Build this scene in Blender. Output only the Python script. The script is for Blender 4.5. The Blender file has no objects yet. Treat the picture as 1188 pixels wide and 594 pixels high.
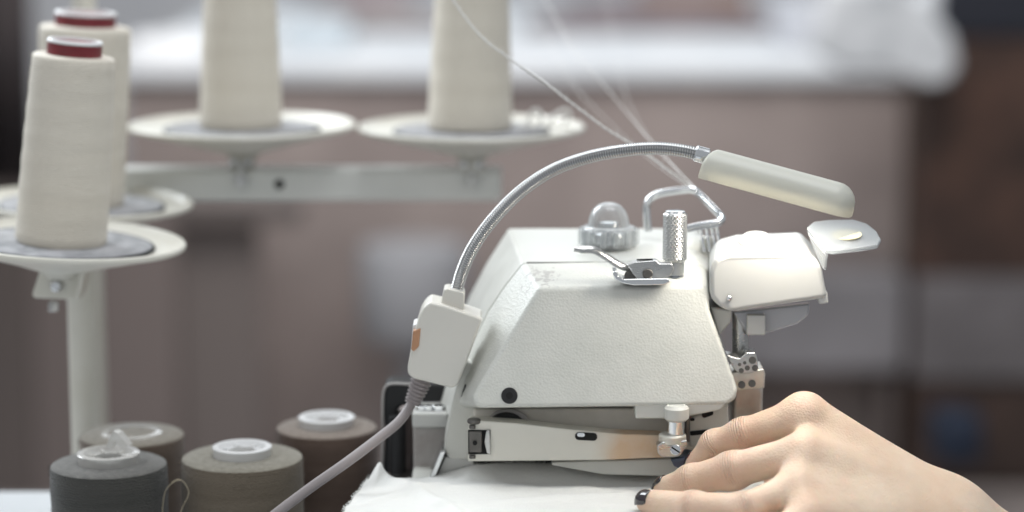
import bpy, bmesh, math, random
import numpy as np
from mathutils import Vector, Matrix, noise
random.seed(7); rng = np.random.default_rng(5)
sc = bpy.context.scene
col = sc.collection
PI = math.pi
# ------------------------------------------------------------------ camera
PITCH = math.radians(9.8); DIST = 1.65; LENS = 85.0
CZ0 = 0.25
CAM = Vector((0, -DIST*math.cos(PITCH), CZ0 + DIST*math.sin(PITCH)))
FPX = LENS/36*1188
FWD = Vector((0, math.cos(PITCH), -math.sin(PITCH)))
UPV = Vector((0, math.sin(PITCH), math.cos(PITCH)))
def ray(px, py): return FWD + Vector((1,0,0))*((px-594)/FPX) + UPV*((297-py)/FPX)
def W(px, py, Y=0.0):
    d = ray(px, py); return CAM + d*((Y-CAM.y)/d.y)
def WZ(px, py, z):
    d = ray(px, py); return CAM + d*((z-CAM.z)/d.z)
def PX(Y):                       # metres per photo pixel at depth Y (centre)
    return (Y-CAM.y)/math.cos(PITCH)/FPX
cd = bpy.data.cameras.new('camera'); cam = bpy.data.objects.new('camera', cd); col.objects.link(cam)
cam.location = CAM; cam.rotation_euler = (PI/2-PITCH, 0, 0)
cd.lens = LENS; cd.sensor_width = 36; cd.clip_start = .05; cd.clip_end = 200
cd.dof.use_dof = True; cd.dof.focus_distance = 1.635; cd.dof.aperture_fstop = 2.35; cd.dof.aperture_blades = 9
sc.camera = cam

# ------------------------------------------------------------------ materials
def new_mat(name):
    m = bpy.data.materials.new(name); m.use_nodes = True
    return m, m.node_tree, m.node_tree.nodes['Principled BSDF']
def mat(name, c, rough=.5, metal=0, c2=None, nscale=40, ncon=(.35,.65), bump=0, bscale=400, bdist=.001,
        sss=0, sssr=(.01,.005,.003), spec=.5, coat=0, sheen=0, trans=0, ior=1.45, rvar=0, btype='noise', stretch=None, alpha=1):
    m, nt, b = new_mat(name); N = nt.nodes; L = nt.links
    b.inputs['Base Color'].default_value = (*c, 1); b.inputs['Roughness'].default_value = rough
    b.inputs['Metallic'].default_value = metal; b.inputs['Specular IOR Level'].default_value = spec
    b.inputs['Coat Weight'].default_value = coat; b.inputs['Sheen Weight'].default_value = sheen
    b.inputs['Transmission Weight'].default_value = trans; b.inputs['IOR'].default_value = ior
    if sss:
        b.inputs['Subsurface Weight'].default_value = sss; b.inputs['Subsurface Radius'].default_value = sssr
        b.inputs['Subsurface Scale'].default_value = 1.0
    tc = N.new('ShaderNodeTexCoord'); mp = N.new('ShaderNodeMapping'); L.new(tc.outputs['Object'], mp.inputs['Vector'])
    if stretch: mp.inputs['Scale'].default_value = stretch
    if c2 is not None or rvar:
        n = N.new('ShaderNodeTexNoise'); n.inputs['Scale'].default_value = nscale; n.inputs['Detail'].default_value = 6
        n.inputs['Roughness'].default_value = .6
        L.new(mp.outputs[0], n.inputs['Vector'])
        if c2 is not None:
            r = N.new('ShaderNodeValToRGB'); r.color_ramp.elements[0].position = ncon[0]; r.color_ramp.elements[1].position = ncon[1]
            r.color_ramp.elements[0].color = (*c, 1); r.color_ramp.elements[1].color = (*c2, 1)
            L.new(n.outputs['Fac'], r.inputs['Fac']); L.new(r.outputs['Color'], b.inputs['Base Color'])
        if rvar:
            mr = N.new('ShaderNodeMapRange'); mr.inputs['From Min'].default_value = .3; mr.inputs['From Max'].default_value = .7
            mr.inputs['To Min'].default_value = max(0, rough-rvar); mr.inputs['To Max'].default_value = min(1, rough+rvar)
            L.new(n.outputs['Fac'], mr.inputs['Value']); L.new(mr.outputs[0], b.inputs['Roughness'])
    if bump:
        if btype == 'voronoi':
            t = N.new('ShaderNodeTexVoronoi'); t.feature = 'SMOOTH_F1'; t.inputs['Scale'].default_value = bscale; out = t.outputs['Distance']
            t.inputs['Smoothness'].default_value = .6
        else:
            t = N.new('ShaderNodeTexNoise'); t.inputs['Scale'].default_value = bscale; t.inputs['Detail'].default_value = 4; out = t.outputs['Fac']
        L.new(mp.outputs[0], t.inputs['Vector'])
        bp = N.new('ShaderNodeBump'); bp.inputs['Strength'].default_value = bump; bp.inputs['Distance'].default_value = bdist
        L.new(out, bp.inputs['Height']); L.new(bp.outputs[0], b.inputs['Normal'])
    return m

def winding_mat(name, c, c2, streak=None):
    """wound thread: fine slanted turns, slight colour bands"""
    m, nt, b = new_mat(name); N = nt.nodes; L = nt.links
    tc = N.new('ShaderNodeTexCoord')
    w = N.new('ShaderNodeTexWave'); w.wave_type = 'BANDS'; w.bands_direction = 'Z'; w.inputs['Scale'].default_value = 170
    w.inputs['Distortion'].default_value = 7; w.inputs['Detail'].default_value = 3; w.inputs['Detail Scale'].default_value = 2
    L.new(tc.outputs['Object'], w.inputs['Vector'])
    mp = N.new('ShaderNodeMapping'); mp.inputs['Scale'].default_value = (14, 14, 200); L.new(tc.outputs['Object'], mp.inputs['Vector'])
    n = N.new('ShaderNodeTexNoise'); n.inputs['Scale'].default_value = 1; n.inputs['Detail'].default_value = 5; L.new(mp.outputs[0], n.inputs['Vector'])
    mp2 = N.new('ShaderNodeMapping'); mp2.inputs['Scale'].default_value = (5, 5, 40); L.new(tc.outputs['Object'], mp2.inputs['Vector'])
    n2 = N.new('ShaderNodeTexNoise'); n2.inputs['Scale'].default_value = 1; n2.inputs['Detail'].default_value = 3; L.new(mp2.outputs[0], n2.inputs['Vector'])
    r = N.new('ShaderNodeValToRGB'); r.color_ramp.elements[0].position = .3; r.color_ramp.elements[1].position = .7
    r.color_ramp.elements[0].color = (*c, 1); r.color_ramp.elements[1].color = (*c2, 1)
    ad = N.new('ShaderNodeMath'); ad.operation = 'ADD'; L.new(n.outputs['Fac'], ad.inputs[0]); L.new(n2.outputs['Fac'], ad.inputs[1])
    hf = N.new('ShaderNodeMath'); hf.operation = 'MULTIPLY'; hf.inputs[1].default_value = .5; L.new(ad.outputs[0], hf.inputs[0])
    L.new(hf.outputs[0], r.inputs['Fac']); L.new(r.outputs[0], b.inputs['Base Color'])
    ad2 = N.new('ShaderNodeMath'); ad2.operation = 'ADD'; L.new(w.outputs['Fac'], ad2.inputs[0]); L.new(n.outputs['Fac'], ad2.inputs[1])
    bp = N.new('ShaderNodeBump'); bp.inputs['Strength'].default_value = .55; bp.inputs['Distance'].default_value = .0009
    L.new(ad2.outputs[0], bp.inputs['Height']); L.new(bp.outputs[0], b.inputs['Normal'])
    b.inputs['Roughness'].default_value = .7; b.inputs['Sheen Weight'].default_value = .2; b.inputs['Sheen Roughness'].default_value = .5
    b.inputs['Specular IOR Level'].default_value = .25
    return m

M = {}
M['paint']  = mat('cream_textured_paint', (.555,.56,.52), .42, c2=(.61,.61,.57), nscale=25, bump=.34, bscale=640, bdist=.0006, rvar=.06, btype='voronoi')
def add_wear(m, centre, rad, c, sc=170, thr=.56):
    """chipped and scuffed paint round a point (object space) plus sparse specks"""
    nt = m.node_tree; N = nt.nodes; L = nt.links; b = N['Principled BSDF']
    src = b.inputs['Base Color'].links[0].from_socket
    tc = N.new('ShaderNodeTexCoord')
    n = N.new('ShaderNodeTexNoise'); n.inputs['Scale'].default_value = sc; n.inputs['Detail'].default_value = 8; n.inputs['Roughness'].default_value = .7; L.new(tc.outputs['Object'], n.inputs['Vector'])
    d = N.new('ShaderNodeVectorMath'); d.operation = 'DISTANCE'; d.inputs[1].default_value = centre; L.new(tc.outputs['Object'], d.inputs[0])
    mr = N.new('ShaderNodeMapRange'); mr.inputs['From Min'].default_value = 0; mr.inputs['From Max'].default_value = rad; mr.inputs['To Min'].default_value = .13; mr.inputs['To Max'].default_value = -.10
    L.new(d.outputs['Value'], mr.inputs['Value'])
    a = N.new('ShaderNodeMath'); a.operation = 'ADD'; L.new(n.outputs['Fac'], a.inputs[0]); L.new(mr.outputs[0], a.inputs[1])
    r = N.new('ShaderNodeMapRange'); r.inputs['From Min'].default_value = thr; r.inputs['From Max'].default_value = thr+.05; L.new(a.outputs[0], r.inputs['Value'])
    mx = N.new('ShaderNodeMixRGB'); mx.inputs['Color2'].default_value = (*c,1); L.new(r.outputs[0], mx.inputs['Fac']); L.new(src, mx.inputs['Color1'])
    L.new(mx.outputs[0], b.inputs['Base Color'])
M['paint2'] = mat('cream_smooth_paint', (.57,.57,.53), .36, c2=(.62,.62,.58), nscale=18, bump=.15, bscale=300, bdist=.0004, rvar=.08)
M['shell']  = mat('white_plastic', (.53,.53,.51), .30, bump=.05, bscale=250, bdist=.0003, sss=.12, sssr=(.004,.004,.003))
M['boxplastic'] = mat('ivory_plastic', (.63,.61,.56), .38, bump=.06, bscale=300, bdist=.0003, sss=.08, sssr=(.003,.003,.002))
M['chrome'] = mat('chrome', (.72,.73,.74), .16, 1, rvar=.06, nscale=60)
M['steel']  = mat('brushed_steel', (.50,.50,.49), .32, 1, c2=(.62,.61,.59), nscale=90, rvar=.1, bump=.12, bscale=500, bdist=.0003, stretch=(.2,1,1))
M['steelneck'] = mat('neck_steel', (.42,.42,.42), .22, 1)
M['dome'] = mat('bright_dome', (.93,.94,.95), .06, trans=.6, ior=1.4)
M['knurl']  = mat('knurled_steel', (.56,.56,.55), .34, 1)
M['darksteel'] = mat('dark_steel', (.10,.095,.09), .42, .7, c2=(.16,.15,.14), nscale=80, rvar=.12)
M['black']  = mat('black_rubber', (.012,.012,.013), .55)
M['hole']   = mat('dark_hollow', (.006,.006,.006), .8)
M['stand']  = mat('stand_enamel', (.58,.56,.49), .34, c2=(.64,.62,.56), nscale=14, rvar=.08, bump=.04, bscale=120)
M['rail']   = mat('rail_enamel', (.62,.63,.60), .42, c2=(.68,.68,.65), nscale=12, rvar=.1)
M['felt']   = mat('felt_pad', (.14,.145,.16), .95, c2=(.36,.36,.38), ncon=(.38,.62), nscale=70, bump=.6, bscale=900, sheen=.5)
M['red']    = mat('red_paper_core', (.14,.016,.022), .5, c2=(.19,.024,.032), nscale=90)
M['corewhite'] = mat('white_core', (.72,.72,.72), .32, bump=.04, bscale=200)
M['coreclear'] = mat('clear_core', (.85,.84,.82), .12, trans=.55, ior=1.46, bump=.1, bscale=150, bdist=.001)
M['clear']  = mat('clear_acrylic', (.97,.98,.98), .04, trans=1, ior=1.47)
M['clearlens'] = mat('clear_guard', (.93,.96,.97), .2, trans=.62, ior=1.4, coat=.6, bump=.04, bscale=80)
M['haze_guard'] = mat('smoky_guard', (.62,.63,.65), .35, trans=.25, ior=1.3)
M['cone']   = winding_mat('cream_thread', (.66,.61,.525), (.70,.655,.57))
M['dark']   = winding_mat('charcoal_thread', (.033,.033,.029), (.060,.057,.051))
M['olive']  = winding_mat('olive_thread', (.105,.083,.058), (.16,.130,.096))
M['brown']  = winding_mat('brown_thread', (.095,.062,.047), (.145,.100,.078))
M['umber']  = winding_mat('umber_thread', (.10,.072,.053), (.155,.115,.087))
M['cable']  = mat('grey_cable', (.27,.24,.24), .5, bump=.05)
M['orange'] = mat('amber_switch', (.42,.22,.12), .45, coat=.3)
M['thread'] = mat('loose_thread', (.72,.71,.68), .8, sheen=.3)
M['nail']   = mat('plum_varnish', (.016,.009,.013), .12, coat=1)
M['table']  = mat('table_laminate', (.50,.52,.54), .35, c2=(.56,.58,.60), nscale=6, rvar=.08)
M['greycast'] = mat('grey_casting', (.30,.28,.27), .5, c2=(.42,.40,.39), nscale=30, bump=.2, bscale=150)
M['gum']    = mat('yellowed_label', (.70,.62,.36), .5, c2=(.78,.72,.5), nscale=200)

def acrylic(name, c, see, rim, rough=.08):
    m, nt, b = new_mat(name); N = nt.nodes; L = nt.links
    b.inputs['Base Color'].default_value = (*c,1); b.inputs['Roughness'].default_value = rough; b.inputs['Coat Weight'].default_value = .8
    b.inputs['Coat Roughness'].default_value = .03
    lw = N.new('ShaderNodeLayerWeight'); lw.inputs['Blend'].default_value = rim
    mr = N.new('ShaderNodeMapRange'); mr.inputs['To Min'].default_value = 1-see; mr.inputs['To Max'].default_value = 1
    L.new(lw.outputs['Facing'], mr.inputs['Value'])
    tb = N.new('ShaderNodeBsdfTransparent'); tb.inputs[0].default_value = (.97,.98,.98,1)
    mx = N.new('ShaderNodeMixShader'); L.new(mr.outputs[0], mx.inputs[0]); L.new(tb.outputs[0], mx.inputs[1]); L.new(b.outputs[0], mx.inputs[2])
    L.new(mx.outputs[0], N['Material Output'].inputs['Surface']); return m
M['dome'] = acrylic('clear_dome', (.55,.57,.58), .78, .45)
M['clearlens'] = acrylic('clear_guard', (.42,.44,.45), .88, .55, .10)
M['haze_guard'] = acrylic('smoky_guard', (.48,.49,.52), .22, .4, .3)
M['coreclear'] = acrylic('clear_core', (.72,.70,.67), .55, .4, .1)
for k_, t_ in (('paint',.70),('paint2',.69),('stand',.70)):
    add_wear(M[k_], (0,0,0), 1e6, (.30,.27,.22), 330, t_+.13)
def plate_mat():      # nickel plated work arm with brassy wear toward its right end
    m, nt, b = new_mat('worn_nickel_plate'); N = nt.nodes; L = nt.links
    tc = N.new('ShaderNodeTexCoord')
    sp = N.new('ShaderNodeSeparateXYZ'); L.new(tc.outputs['Object'], sp.inputs[0])
    n = N.new('ShaderNodeTexNoise'); n.inputs['Scale'].default_value = 45; n.inputs['Detail'].default_value = 7; L.new(tc.outputs['Object'], n.inputs['Vector'])
    mr = N.new('ShaderNodeMapRange'); mr.inputs['From Min'].default_value = .012; mr.inputs['From Max'].default_value = .034
    L.new(sp.outputs['X'], mr.inputs['Value'])
    s = N.new('ShaderNodeMath'); s.operation = 'MULTIPLY_ADD'; L.new(n.outputs['Fac'], s.inputs[0]); s.inputs[1].default_value = 2.2; s.inputs[2].default_value = -1.25
    a = N.new('ShaderNodeMath'); a.operation = 'ADD'; a.use_clamp = True; L.new(mr.outputs[0], a.inputs[0]); L.new(s.outputs[0], a.inputs[1])
    mu = N.new('ShaderNodeMath'); mu.operation = 'MULTIPLY'; mu.use_clamp = True; L.new(mr.outputs[0], mu.inputs[0]); L.new(a.outputs[0], mu.inputs[1])
    mx = N.new('ShaderNodeMixRGB'); mx.inputs['Color1'].default_value = (.66,.64,.575,1); mx.inputs['Color2'].default_value = (.60,.43,.29,1)
    L.new(mu.outputs[0], mx.inputs['Fac']); L.new(mx.outputs[0], b.inputs['Base Color'])
    n3 = N.new('ShaderNodeTexNoise'); n3.inputs['Scale'].default_value = 160; n3.inputs['Detail'].default_value = 5; L.new(tc.outputs['Object'], n3.inputs['Vector'])
    m3 = N.new('ShaderNodeMapRange'); m3.inputs['To Min'].default_value = .28; m3.inputs['To Max'].default_value = .55; L.new(n3.outputs['Fac'], m3.inputs['Value'])
    L.new(m3.outputs[0], b.inputs['Roughness']); b.inputs['Metallic'].default_value = .3
    return m
M['plate'] = plate_mat()

def lamp_mat():
    m, nt, b = new_mat('frosted_diffuser'); N = nt.nodes; L = nt.links
    b.inputs['Base Color'].default_value = (.66,.665,.62,1); b.inputs['Roughness'].default_value = .38
    tr = N.new('ShaderNodeBsdfTranslucent'); tr.inputs['Color'].default_value = (.88,.84,.72,1)
    mx = N.new('ShaderNodeMixShader'); mx.inputs[0].default_value = .34
    L.new(b.outputs[0], mx.inputs[1]); L.new(tr.outputs[0], mx.inputs[2])
    L.new(mx.outputs[0], N['Material Output'].inputs['Surface'])
    return m
M['diffuser'] = lamp_mat()
def emit_mat(name, c, s):
    m = bpy.data.materials.new(name); m.use_nodes = True; nt = m.node_tree; nt.nodes.clear()
    e = nt.nodes.new('ShaderNodeEmission'); e.inputs[0].default_value = (*c,1); e.inputs[1].default_value = s
    o = nt.nodes.new('ShaderNodeOutputMaterial'); nt.links.new(e.outputs[0], o.inputs[0]); return m
M['led'] = emit_mat('warm_led', (1,.94,.84), 44)

def skin_mat():
    m, nt, b = new_mat('skin'); N = nt.nodes; L = nt.links
    tc = N.new('ShaderNodeTexCoord')
    n = N.new('ShaderNodeTexNoise'); n.inputs['Scale'].default_value = 28; n.inputs['Detail'].default_value = 5; L.new(tc.outputs['Object'], n.inputs['Vector'])
    r = N.new('ShaderNodeValToRGB'); r.color_ramp.elements[0].position = .3; r.color_ramp.elements[1].position = .72
    r.color_ramp.elements[0].color = (.67,.49,.36,1); r.color_ramp.elements[1].color = (.78,.63,.49,1)
    L.new(n.outputs['Fac'], r.inputs[0])
    fa = N.new('ShaderNodeAttribute'); fa.attribute_name = 'flush'
    fm = N.new('ShaderNodeMath'); fm.operation='MULTIPLY'; fm.inputs[1].default_value = .36; L.new(fa.outputs['Fac'], fm.inputs[0])
    mxx = N.new('ShaderNodeMixRGB'); mxx.inputs['Color2'].default_value = (.66,.34,.27,1); L.new(fm.outputs[0], mxx.inputs[0]); L.new(r.outputs[0], mxx.inputs[1])
    L.new(mxx.outputs[0], b.inputs['Base Color'])
    b.inputs['Subsurface Weight'].default_value = .35; b.inputs['Subsurface Radius'].default_value = (.006,.0022,.0012); b.inputs['Subsurface Scale'].default_value = 1
    v = N.new('ShaderNodeTexVoronoi'); v.inputs['Scale'].default_value = 700; L.new(tc.outputs['Object'], v.inputs['Vector'])
    n2 = N.new('ShaderNodeTexNoise'); n2.inputs['Scale'].default_value = 160; n2.inputs['Detail'].default_value = 6; L.new(tc.outputs['Object'], n2.inputs['Vector'])
    ad = N.new('ShaderNodeMath'); ad.operation='ADD'; L.new(v.outputs['Distance'], ad.inputs[0]); L.new(n2.outputs['Fac'], ad.inputs[1])
    bp = N.new('ShaderNodeBump'); bp.inputs['Strength'].default_value = .45; bp.inputs['Distance'].default_value = .0006
    L.new(ad.outputs[0], bp.inputs['Height'])
    ca = N.new('ShaderNodeAttribute'); ca.attribute_name = 'crease_s'; cw_ = N.new('ShaderNodeAttribute'); cw_.attribute_name = 'crease_w'
    n4 = N.new('ShaderNodeTexNoise'); n4.inputs['Scale'].default_value = 180; L.new(tc.outputs['Object'], n4.inputs['Vector'])
    ph = N.new('ShaderNodeMath'); ph.operation='MULTIPLY_ADD'; L.new(n4.outputs['Fac'], ph.inputs[0]); ph.inputs[1].default_value = 6; 
    p2 = N.new('ShaderNodeMath'); p2.operation='MULTIPLY'; L.new(ca.outputs['Fac'], p2.inputs[0]); p2.inputs[1].default_value = 3.4; L.new(p2.outputs[0], ph.inputs[2])
    si = N.new('ShaderNodeMath'); si.operation='SINE'; L.new(ph.outputs[0], si.inputs[0])
    sm_ = N.new('ShaderNodeMath'); sm_.operation='MULTIPLY'; L.new(si.outputs[0], sm_.inputs[0]); L.new(cw_.outputs['Fac'], sm_.inputs[1])
    b2 = N.new('ShaderNodeBump'); b2.inputs['Strength'].default_value = .7; b2.inputs['Distance'].default_value = .0006
    L.new(sm_.outputs[0], b2.inputs['Height']); L.new(bp.outputs[0], b2.inputs['Normal'])
    n5 = N.new('ShaderNodeTexNoise'); n5.inputs['Scale'].default_value = 45; n5.inputs['Detail'].default_value = 3; L.new(tc.outputs['Object'], n5.inputs['Vector'])
    b3 = N.new('ShaderNodeBump'); b3.inputs['Strength'].default_value = .5; b3.inputs['Distance'].default_value = .003
    L.new(n5.outputs['Fac'], b3.inputs['Height']); L.new(b2.outputs[0], b3.inputs['Normal']); L.new(b3.outputs[0], b.inputs['Normal'])
    b.inputs['Roughness'].default_value = .5; b.inputs['Specular IOR Level'].default_value = .35
    return m
M['skin'] = skin_mat()
def cloth_mat():
    m, nt, b = new_mat('brushed_white_cotton'); N = nt.nodes; L = nt.links
    tc = N.new('ShaderNodeTexCoord')
    b.inputs['Base Color'].default_value = (.84,.84,.81,1); b.inputs['Roughness'].default_value = .95
    b.inputs['Sheen Weight'].default_value = .5; b.inputs['Specular IOR Level'].default_value = .1
    w = N.new('ShaderNodeTexWave'); w.bands_direction='X'; w.inputs['Scale'].default_value = 500; w.inputs['Distortion'].default_value = 3; L.new(tc.outputs['Object'], w.inputs['Vector'])
    n2 = N.new('ShaderNodeTexNoise'); n2.inputs['Scale'].default_value = 700; n2.inputs['Detail'].default_value = 6; L.new(tc.outputs['Object'], n2.inputs['Vector'])
    n3 = N.new('ShaderNodeTexNoise'); n3.inputs['Scale'].default_value = 260; n3.inputs['Detail'].default_value = 3; L.new(tc.outputs['Object'], n3.inputs['Vector'])
    ad = N.new('ShaderNodeMath'); ad.operation='ADD'; L.new(w.outputs['Fac'], ad.inputs[0]); L.new(n2.outputs['Fac'], ad.inputs[1])
    ad2 = N.new('ShaderNodeMath'); ad2.operation='MULTIPLY_ADD'; L.new(n3.outputs['Fac'], ad2.inputs[0]); ad2.inputs[1].default_value = 3; L.new(ad.outputs[0], ad2.inputs[2])
    bp = N.new('ShaderNodeBump'); bp.inputs['Strength'].default_value = .55; bp.inputs['Distance'].default_value = .0005
    L.new(ad2.outputs[0], bp.inputs['Height']); L.new(bp.outputs[0], b.inputs['Normal'])
    return m
M['cloth'] = cloth_mat()

# ------------------------------------------------------------------ object helpers
WL = {}
def tag(o, label=None, cat=None, group=None, kind=None):
    if label: o['label'] = label
    if cat: o['category'] = cat
    if group: o['group'] = group
    if kind: o['kind'] = kind
    return o
def thing(name, label, cat, loc, group=None):
    o = bpy.data.objects.new(name, None); col.objects.link(o); o.location = loc; o.empty_display_size = .02
    WL[o] = Vector(loc); return tag(o, label, cat, group)
def obj(name, vf, material, parent=None, smooth=True, bevel=0, seg=3, solid=0, subsurf=0, ang=35):
    verts, faces = vf
    a = np.array([tuple(v) for v in verts], dtype=float)
    c = Vector(((a[:,0].min()+a[:,0].max())/2, (a[:,1].min()+a[:,1].max())/2, a[:,2].min()))
    me = bpy.data.meshes.new(name); me.from_pydata([tuple(Vector(v)-c) for v in verts], [], [tuple(f) for f in faces])
    me.validate()
    bm = bmesh.new(); bm.from_mesh(me); bmesh.ops.recalc_face_normals(bm, faces=bm.faces)
    bm.to_mesh(me); bm.free()
    if smooth:
        me.polygons.foreach_set('use_smooth', [True]*len(me.polygons))
        if not bevel and not subsurf:
            me.set_sharp_from_angle(angle=math.radians(ang))
    if material: me.materials.append(material)
    o = bpy.data.objects.new(name, me); col.objects.link(o); WL[o] = c
    if parent is not None:
        o.parent = parent; o.location = c - WL[parent]
    else: o.location = c
    if solid:
        s = o.modifiers.new('solid', 'SOLIDIFY'); s.thickness = solid; s.offset = 0
    if bevel:
        b = o.modifiers.new('bevel', 'BEVEL'); b.width = bevel; b.segments = seg; b.limit_method = 'ANGLE'; b.angle_limit = math.radians(22)
        b.harden_normals = True
        w = o.modifiers.new('wn', 'WEIGHTED_NORMAL'); w.keep_sharp = False
    if subsurf:
        s = o.modifiers.new('sub', 'SUBSURF'); s.levels = subsurf; s.render_levels = subsurf
    return o
def join(*vfs):
    V = []; F = []
    for v, f in vfs:
        n = len(V); V += list(v); F += [tuple(i+n for i in q) for q in f]
    return V, F
def xf(vf, m):
    return [m @ Vector(v) for v in vf[0]], vf[1]
def loft(rings, cap=True, closed=True):
    n = len(rings[0]); V = [Vector(p) for r in rings for p in r]; F = []
    for i in range(len(rings)-1):
        for j in range(n if closed else n-1):
            k = (j+1) % n
            F.append((i*n+j, i*n+k, (i+1)*n+k, (i+1)*n+j))
    if cap:
        F.append(tuple(range(n))[::-1]); F.append(tuple((len(rings)-1)*n+j for j in range(n)))
    return V, F
def box(x0,x1,y0,y1,z0,z1):
    return loft([[(x0,y0,z0),(x1,y0,z0),(x1,y1,z0),(x0,y1,z0)], [(x0,y0,z1),(x1,y0,z1),(x1,y1,z1),(x0,y1,z1)]])
def pxbox(px0, py0, px1, py1, Y0, Y1):
    a = W(px0, py0, Y0); b = W(px1, py1, Y0); return box(a.x, b.x, Y0, Y1, b.z, a.z)
def prism(pts, Y0, Y1, k0=None):
    """outline in photo pixels laid on plane Y0 (or pts with own Y), extruded in +Y"""
    r0 = [W(p[0], p[1], p[2] if len(p) > 2 else Y0) for p in pts]
    d = Y1-Y0
    return loft([r0, [v+Vector((0,d,0)) for v in r0]])
def smooth_closed(pts, sub=4):
    n = len(pts); out = []
    for i in range(n):
        p0,p1,p2,p3 = [Vector(pts[(i+k-1)%n]).resized(3) if len(pts[0])<3 else Vector(pts[(i+k-1)%n]) for k in range(4)]
        for s in range(sub):
            t = s/sub
            out.append(.5*((2*p1)+(-p0+p2)*t+(2*p0-5*p1+4*p2-p3)*t*t+(-p0+3*p1-3*p2+p3)*t**3))
    return out
def spline(pts, n):
    P = [Vector(p) for p in pts]; P = [P[0]*2-P[1]] + P + [P[-1]*2-P[-2]]
    dense = []
    for i in range(1, len(P)-2):
        for s in range(24):
            t = s/24; p0,p1,p2,p3 = P[i-1],P[i],P[i+1],P[i+2]
            dense.append(.5*((2*p1)+(-p0+p2)*t+(2*p0-5*p1+4*p2-p3)*t*t+(-p0+3*p1-3*p2+p3)*t**3))
    dense.append(P[-2])
    L = [0]
    for a, b in zip(dense, dense[1:]): L.append(L[-1]+(b-a).length)
    out = []; j = 0
    for i in range(n):
        s = L[-1]*i/(n-1)
        while j < len(L)-2 and L[j+1] < s: j += 1
        f = (s-L[j])/max(1e-9, L[j+1]-L[j]); out.append(dense[j].lerp(dense[j+1], min(1,f)))
    return out
def tube(path, r, seg=12, cap=True, ry=None):
    """r: number or function(i, n)"""
    n = len(path); rings = []
    T = [(path[min(i+1,n-1)]-path[max(i-1,0)]).normalized() for i in range(n)]
    u = T[0].orthogonal().normalized()
    for i in range(n):
        u = (u - T[i]*u.dot(T[i])).normalized(); v = T[i].cross(u)
        rr = r(i, n) if callable(r) else r
        rings.append([path[i] + u*(rr*math.cos(2*PI*k/seg)) + v*((ry or rr)*math.sin(2*PI*k/seg)) for k in range(seg)])
    return loft(rings, cap)
def lathe(prof, seg=48, loc=(0,0,0), m=None):
    """prof (r,z) bottom->top"""
    rings = []
    for r, z in prof: rings.append([(r*math.cos(2*PI*k/seg), r*math.sin(2*PI*k/seg), z) for k in range(seg)])
    vf = loft(rings, True)
    mm = Matrix.Translation(Vector(loc)) @ (m if m is not None else Matrix.Identity(4))
    return xf(vf, mm)
def cyl(a, b, r, seg=24, ch=0):
    a = Vector(a); b = Vector(b); d = b-a; L = d.length
    q = d.to_track_quat('Z', 'Y').to_matrix().to_4x4()
    prof = [(r,0),(r,L)] if not ch else [(r-ch,0),(r,ch),(r,L-ch),(r-ch,L)]
    return lathe(prof, seg, a, q)
def ellipsoid(c, ax, seg=24, rings=12, m=None):
    V=[]; rr=[]
    for i in range(1, rings):
        th = PI*i/rings; rr.append([(ax[0]*math.sin(th)*math.cos(2*PI*k/seg), ax[1]*math.sin(th)*math.sin(2*PI*k/seg), -ax[2]*math.cos(th)) for k in range(seg)])
    vf = loft(rr, True)
    return xf(vf, Matrix.Translation(Vector(c)) @ (m if m is not None else Matrix.Identity(4)))
def frame(x, y, z, o):
    m = Matrix((( x[0],y[0],z[0],o[0]),(x[1],y[1],z[1],o[1]),(x[2],y[2],z[2],o[2]),(0,0,0,1))); return m

# ================================================================== SETTING
FL = -0.98
def matbg(name, c, c2=None, rough=.7, ns=3): return mat(name, c, rough, c2=c2, nscale=ns)
obj('floor', box(-6,6,-3,10,FL-.05,FL), matbg('floor_grey', (.20,.175,.165),(.25,.22,.21), .5))['kind'] = 'structure'
obj('back_wall', box(-6,6,8.0,8.1,FL,2.6), matbg('wall_plaster', (.52,.53,.56),(.58,.59,.61)))['kind'] = 'structure'

# far white-topped bench whose mauve front panel fills most of the background
def bx(px0, py0, px1, py1, Y, depth, top=None):
    return pxbox(px0, py0, px1, py1, Y, Y+depth)
YB = 4.2
bt = W(0, 76, YB).z
xl, xr = W(140,0,YB).x, W(1062,0,YB).x
bench = thing('cutting_bench', 'long blurred bench with white top and mauve brown front panel across the background', 'bench', ((xl+xr)/2, YB, FL))
obj('tabletop', box(xl-.03, xr+.03, YB-.03, YB+2.2, bt-.035, bt), matbg('bench_white', (.56,.59,.62),(.68,.70,.72), .6), bench, bevel=.006)
obj('front_panel', box(xl, xr, YB, YB+.03, FL+.01, bt-.037), matbg('mauve_board', (.20,.167,.158),(.34,.29,.272), .6, 1.6), bench)
obj('side_panel', box(xl, xl+.03, YB+.031, YB+2.1, FL+.01, bt-.037), M['greycast'], bench)
obj('side_panel', box(xr-.03, xr, YB+.031, YB+2.1, FL+.01, bt-.037), M['greycast'], bench)

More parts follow.
